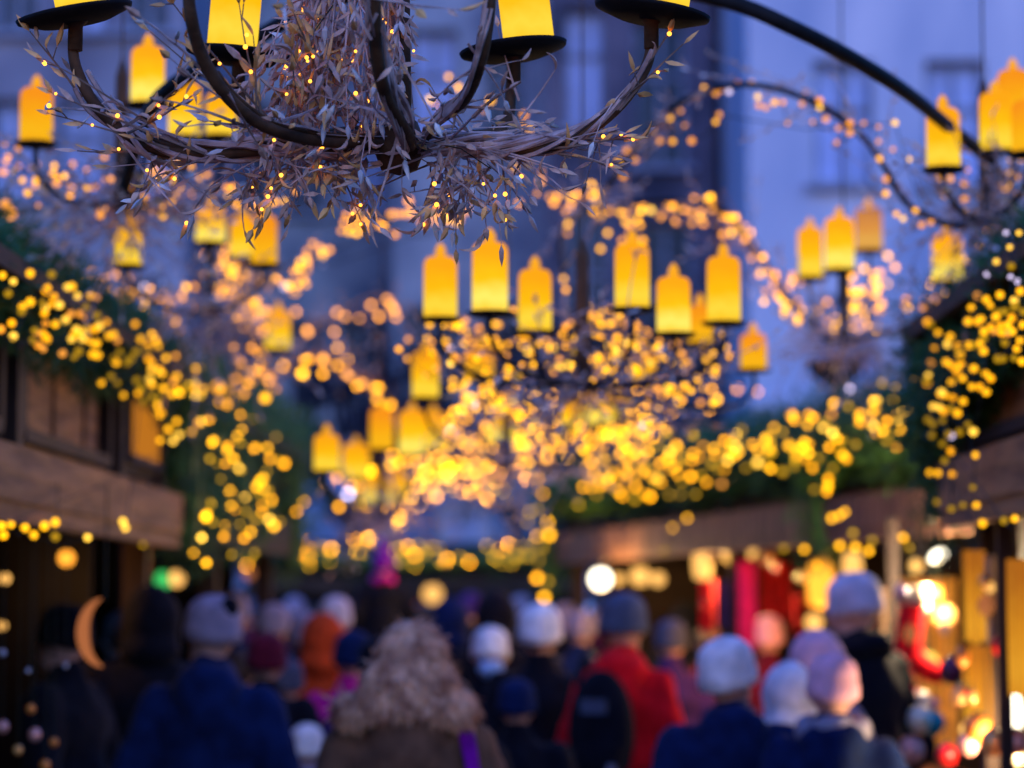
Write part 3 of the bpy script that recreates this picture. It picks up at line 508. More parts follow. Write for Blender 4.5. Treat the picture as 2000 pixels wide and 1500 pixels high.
# nearest chandelier (in focus): arms given as curves through real points
hubz = P(780, 285, 4.0)
A = empty('chandelier', hubz); tag(A, 'nearest chandelier, sharp, brown iron arms wrapped in willow twigs', 'chandelier', None)
def a_arm(ctrl, rad=(.0105, .0125, .012)):
    pts = [P(*c) for c in ctrl]; o = []
    for i in range(len(pts) - 1):   # Catmull-Rom
        p0, p1, p2, p3 = pts[max(i - 1, 0)], pts[i], pts[i + 1], pts[min(i + 2, len(pts) - 1)]
        for k in range(6):
            t = k / 6; o.append(.5 * ((2 * p1) + (p2 - p0) * t + (2 * p0 - 5 * p1 + 4 * p2 - p3) * t * t + (3 * p1 - p0 - 3 * p2 + p3) * t ** 3))
    o.append(pts[-1]); return o
ARMS = [
    [(790, 275, 4.0), (640, 292, 3.98), (520, 292, 3.96), (400, 302, 3.95), (290, 285, 3.95), (195, 215, 3.95), (148, 130, 3.95), (143, 55, 3.95)],
    [(790, 275, 4.0), (650, 278, 3.9), (530, 252, 3.8), (450, 195, 3.72), (395, 110, 3.66), (370, 10, 3.6), (366, -110, 3.6)],
    [(790, 280, 4.0), (700, 262, 4.15), (580, 272, 4.25), (500, 235, 4.3), (470, 170, 4.32), (466, 130, 4.32)],
    [(800, 290, 4.0), (800, 268, 3.85), (755, 190, 3.7), (735, 100, 3.62), (732, 0, 3.56), (732, -110, 3.55)],
    [(820, 285, 4.0), (850, 240, 3.9), (905, 195, 3.8), (938, 120, 3.7), (955, 20, 3.66), (960, -110, 3.66)],
    [(800, 290, 4.0), (870, 270, 4.1), (950, 268, 4.2), (990, 235, 4.25), (998, 170, 4.27), (1000, 122, 4.27)],
    [(790, 290, 4.0), (880, 285, 4.0), (1000, 292, 3.98), (1110, 275, 3.96), (1200, 215, 3.95), (1262, 130, 3.95), (1272, 62, 3.95)],
]
apaths = [a_arm(c) for c in ARMS]
for k, pts in enumerate(apaths):
    mb = MB(); n = len(pts); mb.tube([p - hubz for p in pts], [.0082 + .0022 * math.sin(PI * i / n) for i in range(n)], 10)
    mb.tube([p - hubz + Vector((.004, 0, .011)) for p in pts[:int(n * .6)]], .0045, 6); mb.build('arm', M['arm'], A, smooth=True)
PL = [(148, 40, 3.95, (8, -11, 0)), (366, -125, 3.6, (0, 0, 0)), (466, 118, 4.32, (4, 5, 0)), (732, -125, 3.55, (0, 0, 0)), (960, -125, 3.66, (0, 0, 0)), (1004, 108, 4.27, (2, -7, 0)), (1272, 36, 3.95, (4, 9, 0))]
CHT = [.15, .15, .20, .15, .15, .19, .15]
for k, (px, py, d, rt) in enumerate(PL):
    p = P(px, py, d); e = [math.radians(x) for x in rt]
    pl = inst('drip_plate', PLATE, A, p - hubz, e, 1.0)
    cm = candle_mesh('c', CHT[k]); c = cm.build('candle', M['mid'], A, p - hubz + Vector((0, 0, .012)), True)
    cx = {0: 165, 2: 452, 5: 1035, 6: 1290}.get(k)
    if cx: c.location = P(cx, py, d) - hubz + Vector((0, 0, .012))
    c.rotation_euler = e; inst('flame', FL, c, (0, 0, CHT[k]), None, 1.0)
    j = MB().lathe([(.012, -.05), (.012, -.01), (.02, 0)], n=12); j.build('plate_socket', M['arm'], A, p - hubz, True)
# centre post and hanging twigs
q = MB(); q.tube([(.0, 0, -.02), (-.004, 0, .3), (-.005, 0, .9)], [.022, .02, .02], 12); q.lathe([(0, -.05), (.03, -.04), (.045, 0), (.03, .04), (0, .05)], n=16); q.build('centre_post', M['arm'], A, smooth=True)
def wrap(path, t0, t1, n, spread, L, r=.0022, wob=.5, pods=4, grav=.1, mb=None, bias=None):
    m = len(path) - 1
    for _ in range(n):
        t = R.uniform(t0, t1) * m; i = min(int(t), m - 1); p = path[i].lerp(path[i + 1], t - i); tg = (path[i + 1] - path[i]).normalized() * R.choice((1, 1, -1))
        off = Vector([R.gauss(0, spread) for _ in range(3)]); dr = tg + Vector([R.gauss(0, .35) for _ in range(3)])
        if bias: dr = dr + Vector(bias)
        twig(mb, p + off - hubz, dr, L * R.uniform(.6, 1.3), r * R.uniform(.6, 1.4), wob, R.randint(0, pods), grav)
for k, (t0, t1, n, sp) in enumerate([(.05, .72, 18, .012), (.05, .62, 12, .012), (.1, .8, 6, .010), (.05, .85, 16, .014), (.05, .7, 13, .012), (.05, .7, 9, .012), (.05, .85, 22, .012)]):
    mb = MB(); wrap(apaths[k], t0, t1, n, sp, .15, .0027, .3, 1 if k == 6 else 3, .05, mb); mb.build('twig_wrap', [M['twig'], M['pod'], M['podg'], M['silver']], A)
# long thick runs of twigs lying along the arms
for k in (0, 3, 4, 6):
    mb = MB(); path = apaths[k]; m = len(path)
    for _ in range(9 if k != 6 else 14):
        ph = R.uniform(0, 6.28); w_ = R.uniform(.010, .022); tw = R.uniform(.15, .4); i1 = int(m * R.uniform(.6, .92)); i0 = R.randint(0, 4)
        mb.tube([path[i] - hubz + Vector((math.cos(ph + i * tw) * w_ * .6, math.sin(ph + i * tw) * w_, math.cos(ph + i * tw) * w_ + .004)) for i in range(i0, i1)], R.uniform(.0025, .005), 5, cap=False)
    mb.build('twig_bundle', [M['twig'], M['pod'], M['podg'], M['silver']], A)
# hanging willow sheaf left of the post
mb = MB(); lit = []
for _ in range(115):
    sx = R.uniform(590, 800); p = P(sx, R.uniform(-160, 60), 4.0 + R.uniform(-.10, .10)) - hubz
    ex = sx - R.uniform(-10, 110) * (1 if sx < 740 else .3)
    tgt = P(ex, R.uniform(120, 330), 4.0 + R.uniform(-.14, .10)) - hubz
    pts = twig(mb, p, tgt - p, (tgt - p).length, .0024, .28, R.randint(4, 10), .05, (.022, .042)); lit.append(pts[R.randint(2, 7)])
mb.build('willow_sheaf', [M['twig'], M['pod'], M['podg'], M['silver']], A)
mb = MB()   # lower tufts hanging below the hub
for cx, cy, n, sx, dz in ((560, 290, 15, 65, .10), (640, 310, 12, 45, .09), (870, 330, 22, 40, .13), (930, 330, 8, 40, .10), (430, 310, 6, 60, .05), (800, 280, 5, 30, .03), (900, 275, 8, 55, .02), (1010, 275, 5, 60, .0)):
    for _ in range(n):
        p = P(cx + R.gauss(0, sx * .7), cy + R.gauss(0, 22), 4.0 + R.uniform(-.12, .12)) - hubz
        pts = twig(mb, p, Vector((R.gauss(0, .9), R.gauss(0, .5), -dz * 12 * R.random() + R.gauss(0, .25))), R.uniform(.05, .13), .0022, .7, R.randint(1, 5), .25)
        if R.random() < .5: lit.append(pts[-1])
mb.build('twig_tuft', [M['twig'], M['pod'], M['podg'], M['silver']], A)
mb = MB()   # single twigs that stand out
for a, b, r, n in [((560, 270, 3.9), (322, 18, 3.8), .0032, 7), ((545, 268, 3.85), (300, 50, 3.8), .0026, 5), ((520, 250, 3.8), (445, 12, 3.75), .0026, 5), ((500, 240, 3.8), (505, 65, 3.75), .0024, 5),
                   ((470, 225, 3.8), (388, 105, 3.78), .003, 5), ((400, 300, 3.9), (100, 190, 3.85), .003, 6), ((330, 290, 3.9), (105, 205, 3.85), .0028, 5), ((290, 240, 3.9), (90, 110, 3.9), .003, 6), ((160, 190, 3.95), (62, 60, 3.9), .0028, 5),
                   ((330, 290, 3.95), (150, 310, 3.95), .003, 5), ((300, 300, 3.95), (290, 360, 3.9), .0026, 4), ((380, 300, 3.95), (350, 350, 3.9), .0026, 4), ((240, 250, 3.9), (395, 165, 3.9), .0035, 7), ((250, 260, 3.9), (380, 200, 3.85), .003, 7),
                   ((560, 300, 3.95), (500, 420, 3.9), .0024, 6), ((575, 300, 3.95), (530, 400, 3.9), .0024, 6), ((660, 300, 3.95), (670, 390, 3.9), .0022, 6), ((620, 310, 3.95), (640, 360, 3.9), .0022, 6), ((900, 300, 3.95), (850, 400, 3.9), .0026, 6),
                   ((980, 310, 3.95), (990, 440, 3.9), .0024, 7), ((930, 320, 3.95), (975, 385, 3.9), .0024, 5), ((1200, 210, 3.95), (1312, 68, 3.92), .0034, 3), ((1210, 215, 3.93), (1322, 70, 3.9), .003, 2), ((1060, 290, 3.96), (1215, 290, 3.92), .003, 4),
                   ((1100, 270, 3.96), (1235, 270, 3.92), .003, 5), ((1140, 250, 3.96), (1260, 150, 3.9), .003, 2), ((1090, 300, 3.96), (1180, 310, 3.92), .0025, 4), ((590, 270, 3.9), (560, 130, 3.85), .0026, 7), ((600, 250, 3.9), (600, 40, 3.85), .0026, 8), ((640, 240, 3.9), (570, 100, 3.85), .0026, 8),
                   ((640, 200, 3.9), (590, 20, 3.85), .0026, 8), ((700, 200, 3.9), (545, 45, 3.85), .0026, 9)]:
    a, b = P(*a) - hubz, P(*b) - hubz; pts = twig(mb, a, b - a, (b - a).length, r, .16, n, 0, (.024, .042)); lit += [pts[-1], pts[4]]
mb.build('long_twig', [M['twigb'], M['podg'], M['podg'], M['pod']], A)
lt = empty('fairy_lights', hubz); SPK = bulb('sparkle')[0]
for k, p in enumerate(R.sample(lit, min(98, len(lit)))): inst('bulb', SPK, lt, p + Vector((R.gauss(0, .006), -.008, R.gauss(0, .006))), None, R.uniform(.0022, .0038))
q = MB(); q.tube([P(*c) - hubz for c in ((800, 250, 3.95), (700, 240, 3.93), (640, 180, 3.92), (600, 80, 3.9), (650, 10, 3.9))], .0012, 3, cap=False); q.tube([P(*c) - hubz for c in ((800, 270, 3.95), (900, 290, 3.93), (960, 330, 3.92))], .0012, 3, cap=False); q.build('cord', M['cord'], lt)
tag(lt, 'tiny sharp amber lights twined in the twigs of the nearest chandelier', 'string lights')

def chandelier(label, hub, cands, ntw=40, spread=.10, armr=.0065, post=True, top=4.3):
    """hub (px,py,d); cands: (centre x, top of wax, bottom, width px, key)"""
    H = P(*hub); r = empty('chandelier', H); tag(r, label, 'chandelier'); tw = MB()
    for cx, yt, yb, wd, key, *dd in cands:
        d = dd[0] if dd else 425 / wd; b = P(cx, yb, d); h = (yb - yt) * d / FPX; rad = wd * d / FPX / 2
        c = candle_mesh(key, h, rad).build('candle', M[key], r, b - H, True)
        fl = inst('flame', FL, c, (0, 0, h), None, (1.15, 1.15, 1.0)); inst('drip_plate', PLATES, r, b - H - Vector((0, 0, .006)), None, 1.0)
        e = b - H - Vector((0, 0, .01)); lo = min(-.04, e.z - .10)
        pts = bez((0, 0, 0), (e.x * .35, e.y * .35, lo * 1.0), (e.x * 1.1, e.y * 1.1, lo * .7 + e.z * .1), e); mb = MB(); mb.tube(pts, armr, 8); mb.build('arm', M['iron'], r, smooth=True)
        for _ in range(int(ntw / len(cands))):
            i = R.randint(1, 12); twig(tw, pts[i] + Vector([R.gauss(0, .02) for _ in range(3)]), (pts[i + 1] - pts[i]).normalized() + Vector([R.gauss(0, .4) for _ in range(3)]), R.uniform(.12, .3), .003, .5, 4, .1)
    for _ in range(ntw): twig(tw, [R.gauss(0, spread * .4) for _ in range(3)], Vector([R.gauss(0, 1), R.gauss(0, 1), R.gauss(-.3, .5)]), R.uniform(.15, .35), .003, .6, 5, .1)
    tw.build('twig_wrap', [M['twig'], M['pod'], M['podg'], M['silver']], r)
    if post: q = MB(); q.tube([(0, 0, -.03), (0, 0, .35), (0, 0, .40), (0, 0, top - H.z)], [.02, .018, .003, .003], 8); q.build('centre_post', M['arm'], r)
    return r
chandelier('middle chandelier with a ring of six clear candles right of centre', (1138, 745, 6.6), [(860, 505, 622, 66, 'mid'), (957, 478, 610, 70, 'bright'), (1045, 530, 648, 65, 'mid'), (1235, 480, 603, 68, 'mid'), (1316, 545, 652, 66, 'bright'), (1414, 505, 630, 66, 'mid'), (1368, 600, 672, 50, 'dull', 7.6), (1472, 655, 722, 52, 'dull', 8.0), (1258, 690, 745, 48, 'dull', 7.8)], 45, .16)
chandelier('upper left chandelier behind the nearest one, with four candles', (235, 390, 6.7), [(70, 175, 280, 64, 'dull'), (288, 95, 205, 66, 'bright'), (360, 165, 270, 64, 'mid'), (432, 185, 268, 60, 'mid')], 50, .10, .008, True, 3.9)
chandelier('left middle chandelier in the blur above the left stalls', (410, 600, 8.3), [(248, 425, 520, 58, 'mid'), (411, 408, 475, 58, 'bright', 8.3), (474, 425, 505, 50, 'mid'), (516, 425, 518, 50, 'dull', 7.8), (543, 610, 683, 48, 'mid', 9.4)], 60, .14)
chandelier('upper right chandelier cut by the frame at the right edge', (1925, 420, 6.9), [(1843, 215, 330, 66, 'mid'), (1945, 185, 297, 62, 'mid'), (1980, 140, 240, 62, 'dull', 7.1), (2010, 200, 300, 66, 'dull')], 50, .10, .008, True, 3.9)
chandelier('right middle chandelier with three candles standing close together', (1650, 660, 8.4), [(1583, 448, 543, 50, 'mid'), (1640, 428, 528, 58, 'bright', 8.0), (1697, 408, 490, 54, 'pink', 9.2), (1851, 460, 552, 60, 'bright', 7.6)], 50, .10)
chandelier('lower chandelier lost among lights beneath the middle one', (990, 900, 9.6), [(831, 690, 778, 52, 'mid'), (935, 685, 740, 58, 'dull', 9.2), (982, 805, 865, 56, 'bright', 10.5), (1165, 770, 830, 60, 'bright', 10), (1120, 790, 840, 48, 'mid', 11), (1215, 775, 815, 46, 'mid', 11)], 40, .18)
chandelier('far left chandelier with a low cluster of candles above the crowd', (745, 1000, 11), [(638, 852, 920, 50, 'mid'), (695, 870, 935, 54, 'mid', 11), (745, 800, 878, 46, 'dull'), (805, 805, 890, 52, 'bright', 9.6), (846, 808, 880, 48, 'mid', 10.5), (735, 930, 985, 60, 'bright', 11.5), (775, 925, 980, 46, 'mid', 12)], 40, .16)

# arches of branches and the black hoop
def arch(name, label, cat, ctrl, r, m, ntw=0, n=8):
    pts = a_arm(ctrl); c = pts[0].copy(); b = empty(name, c); mb = MB(); mb.tube([p - c for p in pts], r, n); mb.build('bar', m, b, smooth=True)
    if ntw:
        tw = MB()
        for _ in range(ntw):
            i = R.randint(0, len(pts) - 2); twig(tw, pts[i] - c + Vector([R.gauss(0, .012) for _ in range(3)]), (pts[i + 1] - pts[i]).normalized() * R.choice((1, -1)) + Vector([R.gauss(0, .35) for _ in range(3)]), R.uniform(.12, .28), .0028, .4, 4)
        tw.build('twig_wrap', [M['twig'], M['pod'], M['podg'], M['silver']], b)
    tag(b, label, cat); return b
arch('steel_hoop', 'bare black steel hoop curving over the lane to the right stall', 'hoop', [(237, 388, 6.6), (262, 300, 6.3), (290, 225, 6.0), (340, 165, 5.7), (505, 72, 5.5), (640, 5, 5.5), (950, -75, 5.5), (1370, -10, 5.5), (1560, 60, 5.5), (1740, 160, 5.8), (1850, 245, 6.4), (1925, 310, 7.0), (1990, 400, 7.5), (2060, 540, 7.8)], .0185, M['iron'], 0, 10)
arch('branch_arch', 'thin branch arch strung with amber lights at the upper right', 'arch', [(1180, 375, 7.4), (1240, 290, 7.3), (1330, 200, 7.2), (1460, 165, 7.0), (1600, 205, 6.9), (1700, 285, 6.8), (1770, 395, 6.8), (1860, 440, 6.8), (1925, 420, 6.9)], .009, M['iron'], 34)
arch('branch_arch', 'branch arch over the middle chandelier, ending at the right middle one', 'arch', [(1100, 540, 8.8), (1105, 430, 8.8), (1200, 400, 8.8), (1390, 400, 8.8), (1470, 480, 8.8), (1530, 570, 8.8), (1600, 650, 8.6), (1650, 660, 8.4)], .010, M['iron'], 34)
arch('branch_arch', 'far curved branch arch left of centre with a bright bend', 'arch', [(540, 740, 13), (590, 700, 13), (640, 690, 13), (700, 730, 13), (745, 800, 13), (755, 900, 12.5), (745, 1000, 11)], .012, M['twigb'], 24)
arch('branch_arch', 'dim pinkish branch arch behind the bright left bend', 'arch', [(560, 690, 13.2), (600, 650, 13.2), (670, 605, 13.2), (750, 578, 13.2), (800, 640, 13.2), (990, 900, 12)], .012, M['twigb'], 20)
# lamp post below the right middle chandelier
q = MB(); b = P(1632, 690, 13); q.lathe([(0, 0), (.09, 0), (.09, .3), (.05, .4), (.035, b.z - .1), (.13, b.z - .02), (.15, b.z + .06), (0, b.z + .08)], n=14)
# ---------------------------------------------------------------- stall lamps and goods
def lamp(px, py, d, r, key, label, shape='round', light=None, power=8):
    p = P(px, py, d); o = empty('hanging_lamp', p); mb = MB()
    if shape == 'round': mb.ell((0, 0, 0), (r, r, r), 18, 12)
    elif shape == 'tall': mb.lathe([(0, -r * 1.7), (r * .8, -r * 1.5), (r, 0), (r * .8, r * 1.5), (0, r * 1.7)], n=16)
    elif shape == 'spot': mb.ell((0, 0, 0), (r * 1.3, r * .8, r * .75), 18, 12, M=Matrix.Rotation(-.5, 3, 'Y'))
    elif shape == 'star':
        for a, b in ((0, 0), (PI / 4, 0), (0, PI / 4)): mb.box((0, 0, 0), (r * 1.4,) * 3, M=(Matrix.Rotation(a, 3, 'Z') @ Matrix.Rotation(b + .6, 3, 'X')))
    mb.build('shade', M[key], o, smooth=shape != 'star')
    mb = MB(); mb.lathe([(0, r * .9), (r * .4, r * .9), (r * .3, r * 1.25), (0, r * 1.3)], n=10); mb.tube([(0, 0, r * 1.2), (0, 0, max(r * 1.5, 2.30 - p.z))], .005, 5); mb.build('cap', M['iron'], o)
    tag(o, label, 'lamp')
    if light:
        l = bpy.data.lights.new('lamp_light', 'POINT'); l.energy = power * KE * 1.6; l.color = light; l.shadow_soft_size = .05
        lo = bpy.data.objects.new('lamp_light', l); COL.objects.link(lo); lo.location = p + Vector((0, 0, -r - .08))
    return o
W = (1, .58, .22)
lamp(1173, 1131, 15, .062, 'warmwhite', 'brightest white round lamp at the left end of the angled stall', 'round', W, 50)
lamp(1208, 1131, 15.6, .035, 'lampamber', 'small orange lamp touching the brightest white one')
lamp(1180, 1078, 17, .075, 'lampamber', 'round amber lamp right above the brightest white one')
lamp(1250, 1125, 16, .06, 'lampamber', 'amber lamp second to the right of the brightest white one', 'star')
lamp(1285, 1131, 16, .045, 'lampamber', 'small amber lamp beside the dark post of the angled stall')
lamp(1372, 1100, 13.5, .055, 'lampamber', 'tall amber lamp above the red hanging cloth', 'tall')
lamp(1430, 1080, 13.5, .060, 'lampamber', 'pale amber lamp above the magenta hanging cloth', 'round', W, 40)
lamp(1466, 1078, 13.3, .035, 'lampamber', 'little amber lamp next to the pale one over the magenta cloth')
lamp(1603, 1140, 12, .07, 'lamporange', 'deep orange tall lantern left of the man in the grey beanie', 'tall', (1, .42, .1), 30)
lamp(1665, 1110, 12, .05, 'lampamber', 'faint pinkish lantern above the grey beanie', 'tall')
lamp(1832, 1086, 9.6, .030, 'warmwhite', 'tilted white spotlight under the eave of the right stalls', 'spot', (1, .75, .45), 40)
lamp(1790, 1105, 10, .030, 'lampamber', 'small amber lamp left of the tilted white spotlight')
lamp(1808, 1296, 9.9, .052, 'lampyellow', 'bright yellow globe lantern among the goods at the right', 'round', (1, .62, .2), 22)
lamp(1976, 1391, 7.3, .032, 'warmwhite', 'white oval lamp low at the right edge', 'tall', (1, .7, .4), 16)
lamp(130, 1090, 9.2, .030, 'lamporange', 'orange lamp glowing in the near left stall', 'round', (1, .45, .15), 2)
lamp(845, 1160, 24, .09, 'lampamber', 'soft orange lamp in the far stall right of the purple hat', 'round')
lamp(487, 1120, 17, .04, 'moon', 'dull red orange lamp behind the left crowd', 'round')
lamp(345, 1130, 12, .040, 'lampamber', 'yellow half of a glowing green and yellow pair in the second left stall')
lamp(320, 1132, 12.0, .045, 'lampgreen', 'green half of a glowing green and yellow pair in the second left stall')
lamp(1450, 1131, 14, .03, 'warmwhite', 'tiny white lamp between the red cloths', 'round')
lamp(1590, 1215, 12.5, .045, 'lampamber', 'peach lantern behind the pink hats', 'round')
lamp(10, 1130, 8, .018, 'lampamber', 'pinkish lamp at the left edge in the near stall')
lamp(5, 1222, 8, .014, 'dim_lamp' if 'dim_lamp' in M else 'lampamber', 'small ochre lamp low at the left edge')
# crescent shade at the left stall
cp = P(205, 1235, 7.1); mo = empty('moon_ornament', cp); mb = MB(); n = 22; vs = []
Rm = 68 * 7.1 / FPX
for i in range(n + 1):
    a = math.radians(100 + 165 * i / n); wdt = math.sin(PI * (i + .8) / (n + 1.6)) * Rm * .42
    o = Vector((math.cos(a) * Rm * .8, 0, math.sin(a) * Rm)); inn = o * (1 - wdt / Rm)
    vs += [o + Vector((0, -.012, 0)), inn + Vector((0, -.012, 0)), inn + Vector((0, .012, 0)), o + Vector((0, .012, 0))]
mb.add(vs, [(i * 4 + j, i * 4 + (j + 1) % 4, (i + 1) * 4 + (j + 1) % 4, (i + 1) * 4 + j) for i in range(n) for j in range(4)] + [(3, 2, 1, 0), tuple(n * 4 + j for j in range(4))])
mb.build('shade', M['moon'], mo); mb = MB(); mb.tube([(0, 0, Rm * .9), (0, 0, 2.1 - cp.z)], .003, 4); mb.build('cord', M['cord'], mo)
tag(mo, 'crescent shaped orange lit ornament hanging in front of the dark left stall', 'ornament')

def sheet(name, label, cat, px0, py0, px1, py1, d, m, th=.012, waves=3):
    """hanging cloth with folds"""
    a = P(px0, py0, d); b = P(px1, py1, d); c = Vector(((a.x + b.x) / 2, a.y, b.z)); W_ = abs(b.x - a.x); H_ = a.z - b.z; mb = MB(); n, k = 24, 8; vs = []
    for s in (0, th):
        for j in range(k + 1):
            for i in range(n + 1):
                u = i / n; z = H_ * j / k; vs.append((-W_ / 2 + W_ * u, s + math.sin(u * PI * 2 * waves + j * .15) * .018 * (1.2 - j / k * .6), z + math.sin(u * 9) * .006 * (1 - j / k)))
    q = (k + 1) * (n + 1); fs = []
    for j in range(k):
        for i in range(n):
            v = j * (n + 1) + i; fs += [(v, v + 1, v + n + 2, v + n + 1), (q + v, q + v + n + 1, q + v + n + 2, q + v + 1)]
    mb.add(vs, fs); o = mb.build(name, m, None, c, True); tag(o, label, cat); return o
fab('cloth_red', (.62, .01, .02)); fab('cloth_magenta', (.60, .015, .20)); fab('cloth_dark', (.22, .006, .012)); fab('cloth_violet', (.10, .05, .16)); fab('cloth_ochre', (.75, .36, .06)); fab('cloth_cream', (.62, .45, .28))
sheet('hanging_cloth', 'narrow bright red cloth hanging below the tall amber lamp', 'cloth', 1368, 1132, 1396, 1235, 13.4, M['cloth_red'])
sheet('hanging_cloth', 'dark violet cloth hanging between the red and magenta ones', 'cloth', 1405, 1135, 1436, 1230, 13.3, M['cloth_violet'])
sheet('hanging_cloth', 'long magenta cloth hanging beside the wide dark red one', 'cloth', 1442, 1095, 1476, 1270, 13.0, M['cloth_magenta'])
sheet('hanging_cloth', 'wide dark red cloth hanging left of the orange lantern', 'cloth', 1486, 1100, 1545, 1215, 13.2, M['cloth_dark'])
sheet('hanging_cloth', 'dull red cloth filling the space right of the wide dark red one', 'cloth', 1548, 1160, 1580, 1240, 13.4, M['cloth_dark'])
sheet('lit_curtain', 'tall yellow lit cloth left of the dark post at the right edge', 'cloth', 1882, 1075, 1925, 1255, 7.55, M['curtain'])
sheet('lit_curtain', 'yellow lit cloth cut by the right edge beyond the dark post', 'cloth', 1968, 1092, 2030, 1360, 6.9, M['curtain'])
sheet('lit_curtain', 'second yellow lit cloth hanging below the tall one', 'cloth', 1882, 1262, 1938, 1425, 7.55, M['curtain'])
sheet('hanging_cloth', 'beige cloth hanging beside the tall yellow lit one', 'cloth', 1925, 1085, 1950, 1260, 7.5, M['cloth_cream'])
sheet('hanging_cloth', 'long beige cloth behind the man in the grey beanie', 'cloth', 1722, 1150, 1745, 1420, 10.6, M['cloth_cream'])
sheet('hanging_cloth', 'ochre cloth hung low behind the right goods', 'cloth', 1752, 1130, 1870, 1470, 11.2, M['cloth_ochre'])
q = MB(); c = P(1746, 1250, 9.9); q.box((0, 0, 1.05), (.045, .045, 2.1)); tag(q.build('wooden_post', M['woodd'], None, (c.x, c.y, 0)), 'slim dark post standing before the ochre cloth of the right stall', 'post')
q = MB(); c = P(1962, 1250, 7.0); q.box((0, 0, 1.05), (.035, .035, 2.1)); tag(q.build('wooden_post', M['woodd'], None, (c.x, c.y, 0)), 'slim dark post between the two yellow lit cloths', 'post')
def stocking(px, py, d, s, m, m2, label):
    p = P(px, py, d); mb = MB(); mb.capsule((0, 0, 0), (-.02 * s, 0, -.16 * s), .045 * s, .045 * s); mb.capsule((-.02 * s, 0, -.17 * s), (.07 * s, 0, -.22 * s), .046 * s, .036 * s)
    b = empty('stocking', p); o = bpy.data.objects.new('sock', remesh(mb, .012 * s)); o.data.materials.append(m); COL.objects.link(o); o.parent = b
    c = MB().lathe([(.05 * s, 0), (.056 * s, .01), (.056 * s, .05 * s), (.05 * s, .06 * s)], n=16); c.build('cuff', m2, b, smooth=True); q = MB(); q.tube([(0, 0, .05 * s), (0, 0, max(.1, 2.2 - p.z))], .002, 4); q.build('loop', M['cord'], b); tag(b, label, 'stocking')
stocking(1782, 1180, 9.6, 1.25, M['red_cloth'], M['cloth_cream'], 'red felt stocking above the bright yellow globe lantern')
stocking(1743, 1372, 9.4, .6, M['red_cloth'], M['white_cloth'], 'small red stocking low beside the slim dark post')
def bauble(px, py, d, r, m, label, m2=None):
    p = P(px, py, d); b = empty('bauble', p); MB().ell((0, 0, 0), (r, r, r * 1.08), 18, 12).build('ball', m, b, smooth=True)
    q = MB().lathe([(0, r * 1.0), (r * .25, r * 1.0), (r * .25, r * 1.25), (0, r * 1.25)], n=10); q.tube([(0, 0, r * 1.2), (0, 0, max(r * 2, 2.1 - p.z))], .0015, 4); q.build('cap', M['cord'], b); tag(b, label, 'bauble')
def sh(k, c): M[k] = mat(k, c, .25, .3, .1)
sh('g_teal', (.02, .26, .28)); sh('g_gold', (.85, .42, .12)); sh('g_pink', (.8, .36, .30)); sh('g_cream', (.8, .7, .5)); sh('g_red', (.7, .02, .02)); sh('g_plum', (.10, .01, .05)); sh('g_orange', (.8, .25, .04)); sh('g_silver', (.6, .6, .7))
for i, (x, y, d, r, k, l) in enumerate([(1798, 1405, 9, .050, 'g_cream', 'cream bauble left of the teal one under the globe lantern'), (1822, 1412, 9, .045, 'g_teal', 'teal bauble at the right stall'), (1800, 1370, 9.3, .038, 'g_cream', 'upper pale bauble under the globe lantern'), (1845, 1205, 9.8, .05, 'g_gold', 'gold bauble right of the red felt stocking'),
      (1862, 1310, 8.6, .048, 'g_plum', 'dark plum bauble beside the bright globe lantern'), (1880, 1355, 8.2, .032, 'g_gold', 'small gold bauble below the plum one'), (1910, 1425, 7.4, .045, 'g_orange', 'orange bauble left of the low white oval lamp'), (1890, 1455, 7.4, .032, 'g_pink', 'pink bauble below the orange one'), (1940, 1450, 7.2, .04, 'g_gold', 'gold bauble right of the orange one near the bottom edge'),
      (1850, 1475, 7.6, .035, 'g_red', 'red bauble at the bottom of the right stall'), (1780, 1465, 9, .05, 'g_pink', 'dusky pink bauble at the bottom below the slim dark post'), (1825, 1160, 9.8, .035, 'g_orange', 'orange bauble between stocking and tilted spotlight'), (1985, 1450, 7, .035, 'g_pink', 'pink bauble under the low white oval lamp'),
      (60, 1385, 6.9, .014, 'g_orange', 'small copper bauble at the lower left'), (68, 1435, 6.9, .019, 'g_pink', 'larger pink bauble at the lower left'), (35, 1465, 6.9, .014, 'g_gold', 'dull gold bauble in the lower left corner'), (105, 1450, 6.9, .013, 'g_orange', 'orange bauble right of the pink one at the lower left'), (5, 1420, 6.9, .018, 'g_pink', 'pinkish bauble cut by the left edge'),
      (88, 1495, 6.9, .016, 'g_orange', 'orange bauble at the bottom of the left corner'), (55, 1310, 6.9, .007, 'g_silver', 'tiny silver bauble at the left'), (128, 1300, 7.2, .008, 'g_silver', 'tiny silver bauble left of the crescent ornament'), (5, 1275, 6.9, .010, 'g_silver', 'silver bauble at the left edge')]):
    bauble(x, y, d, r, M[k], l)
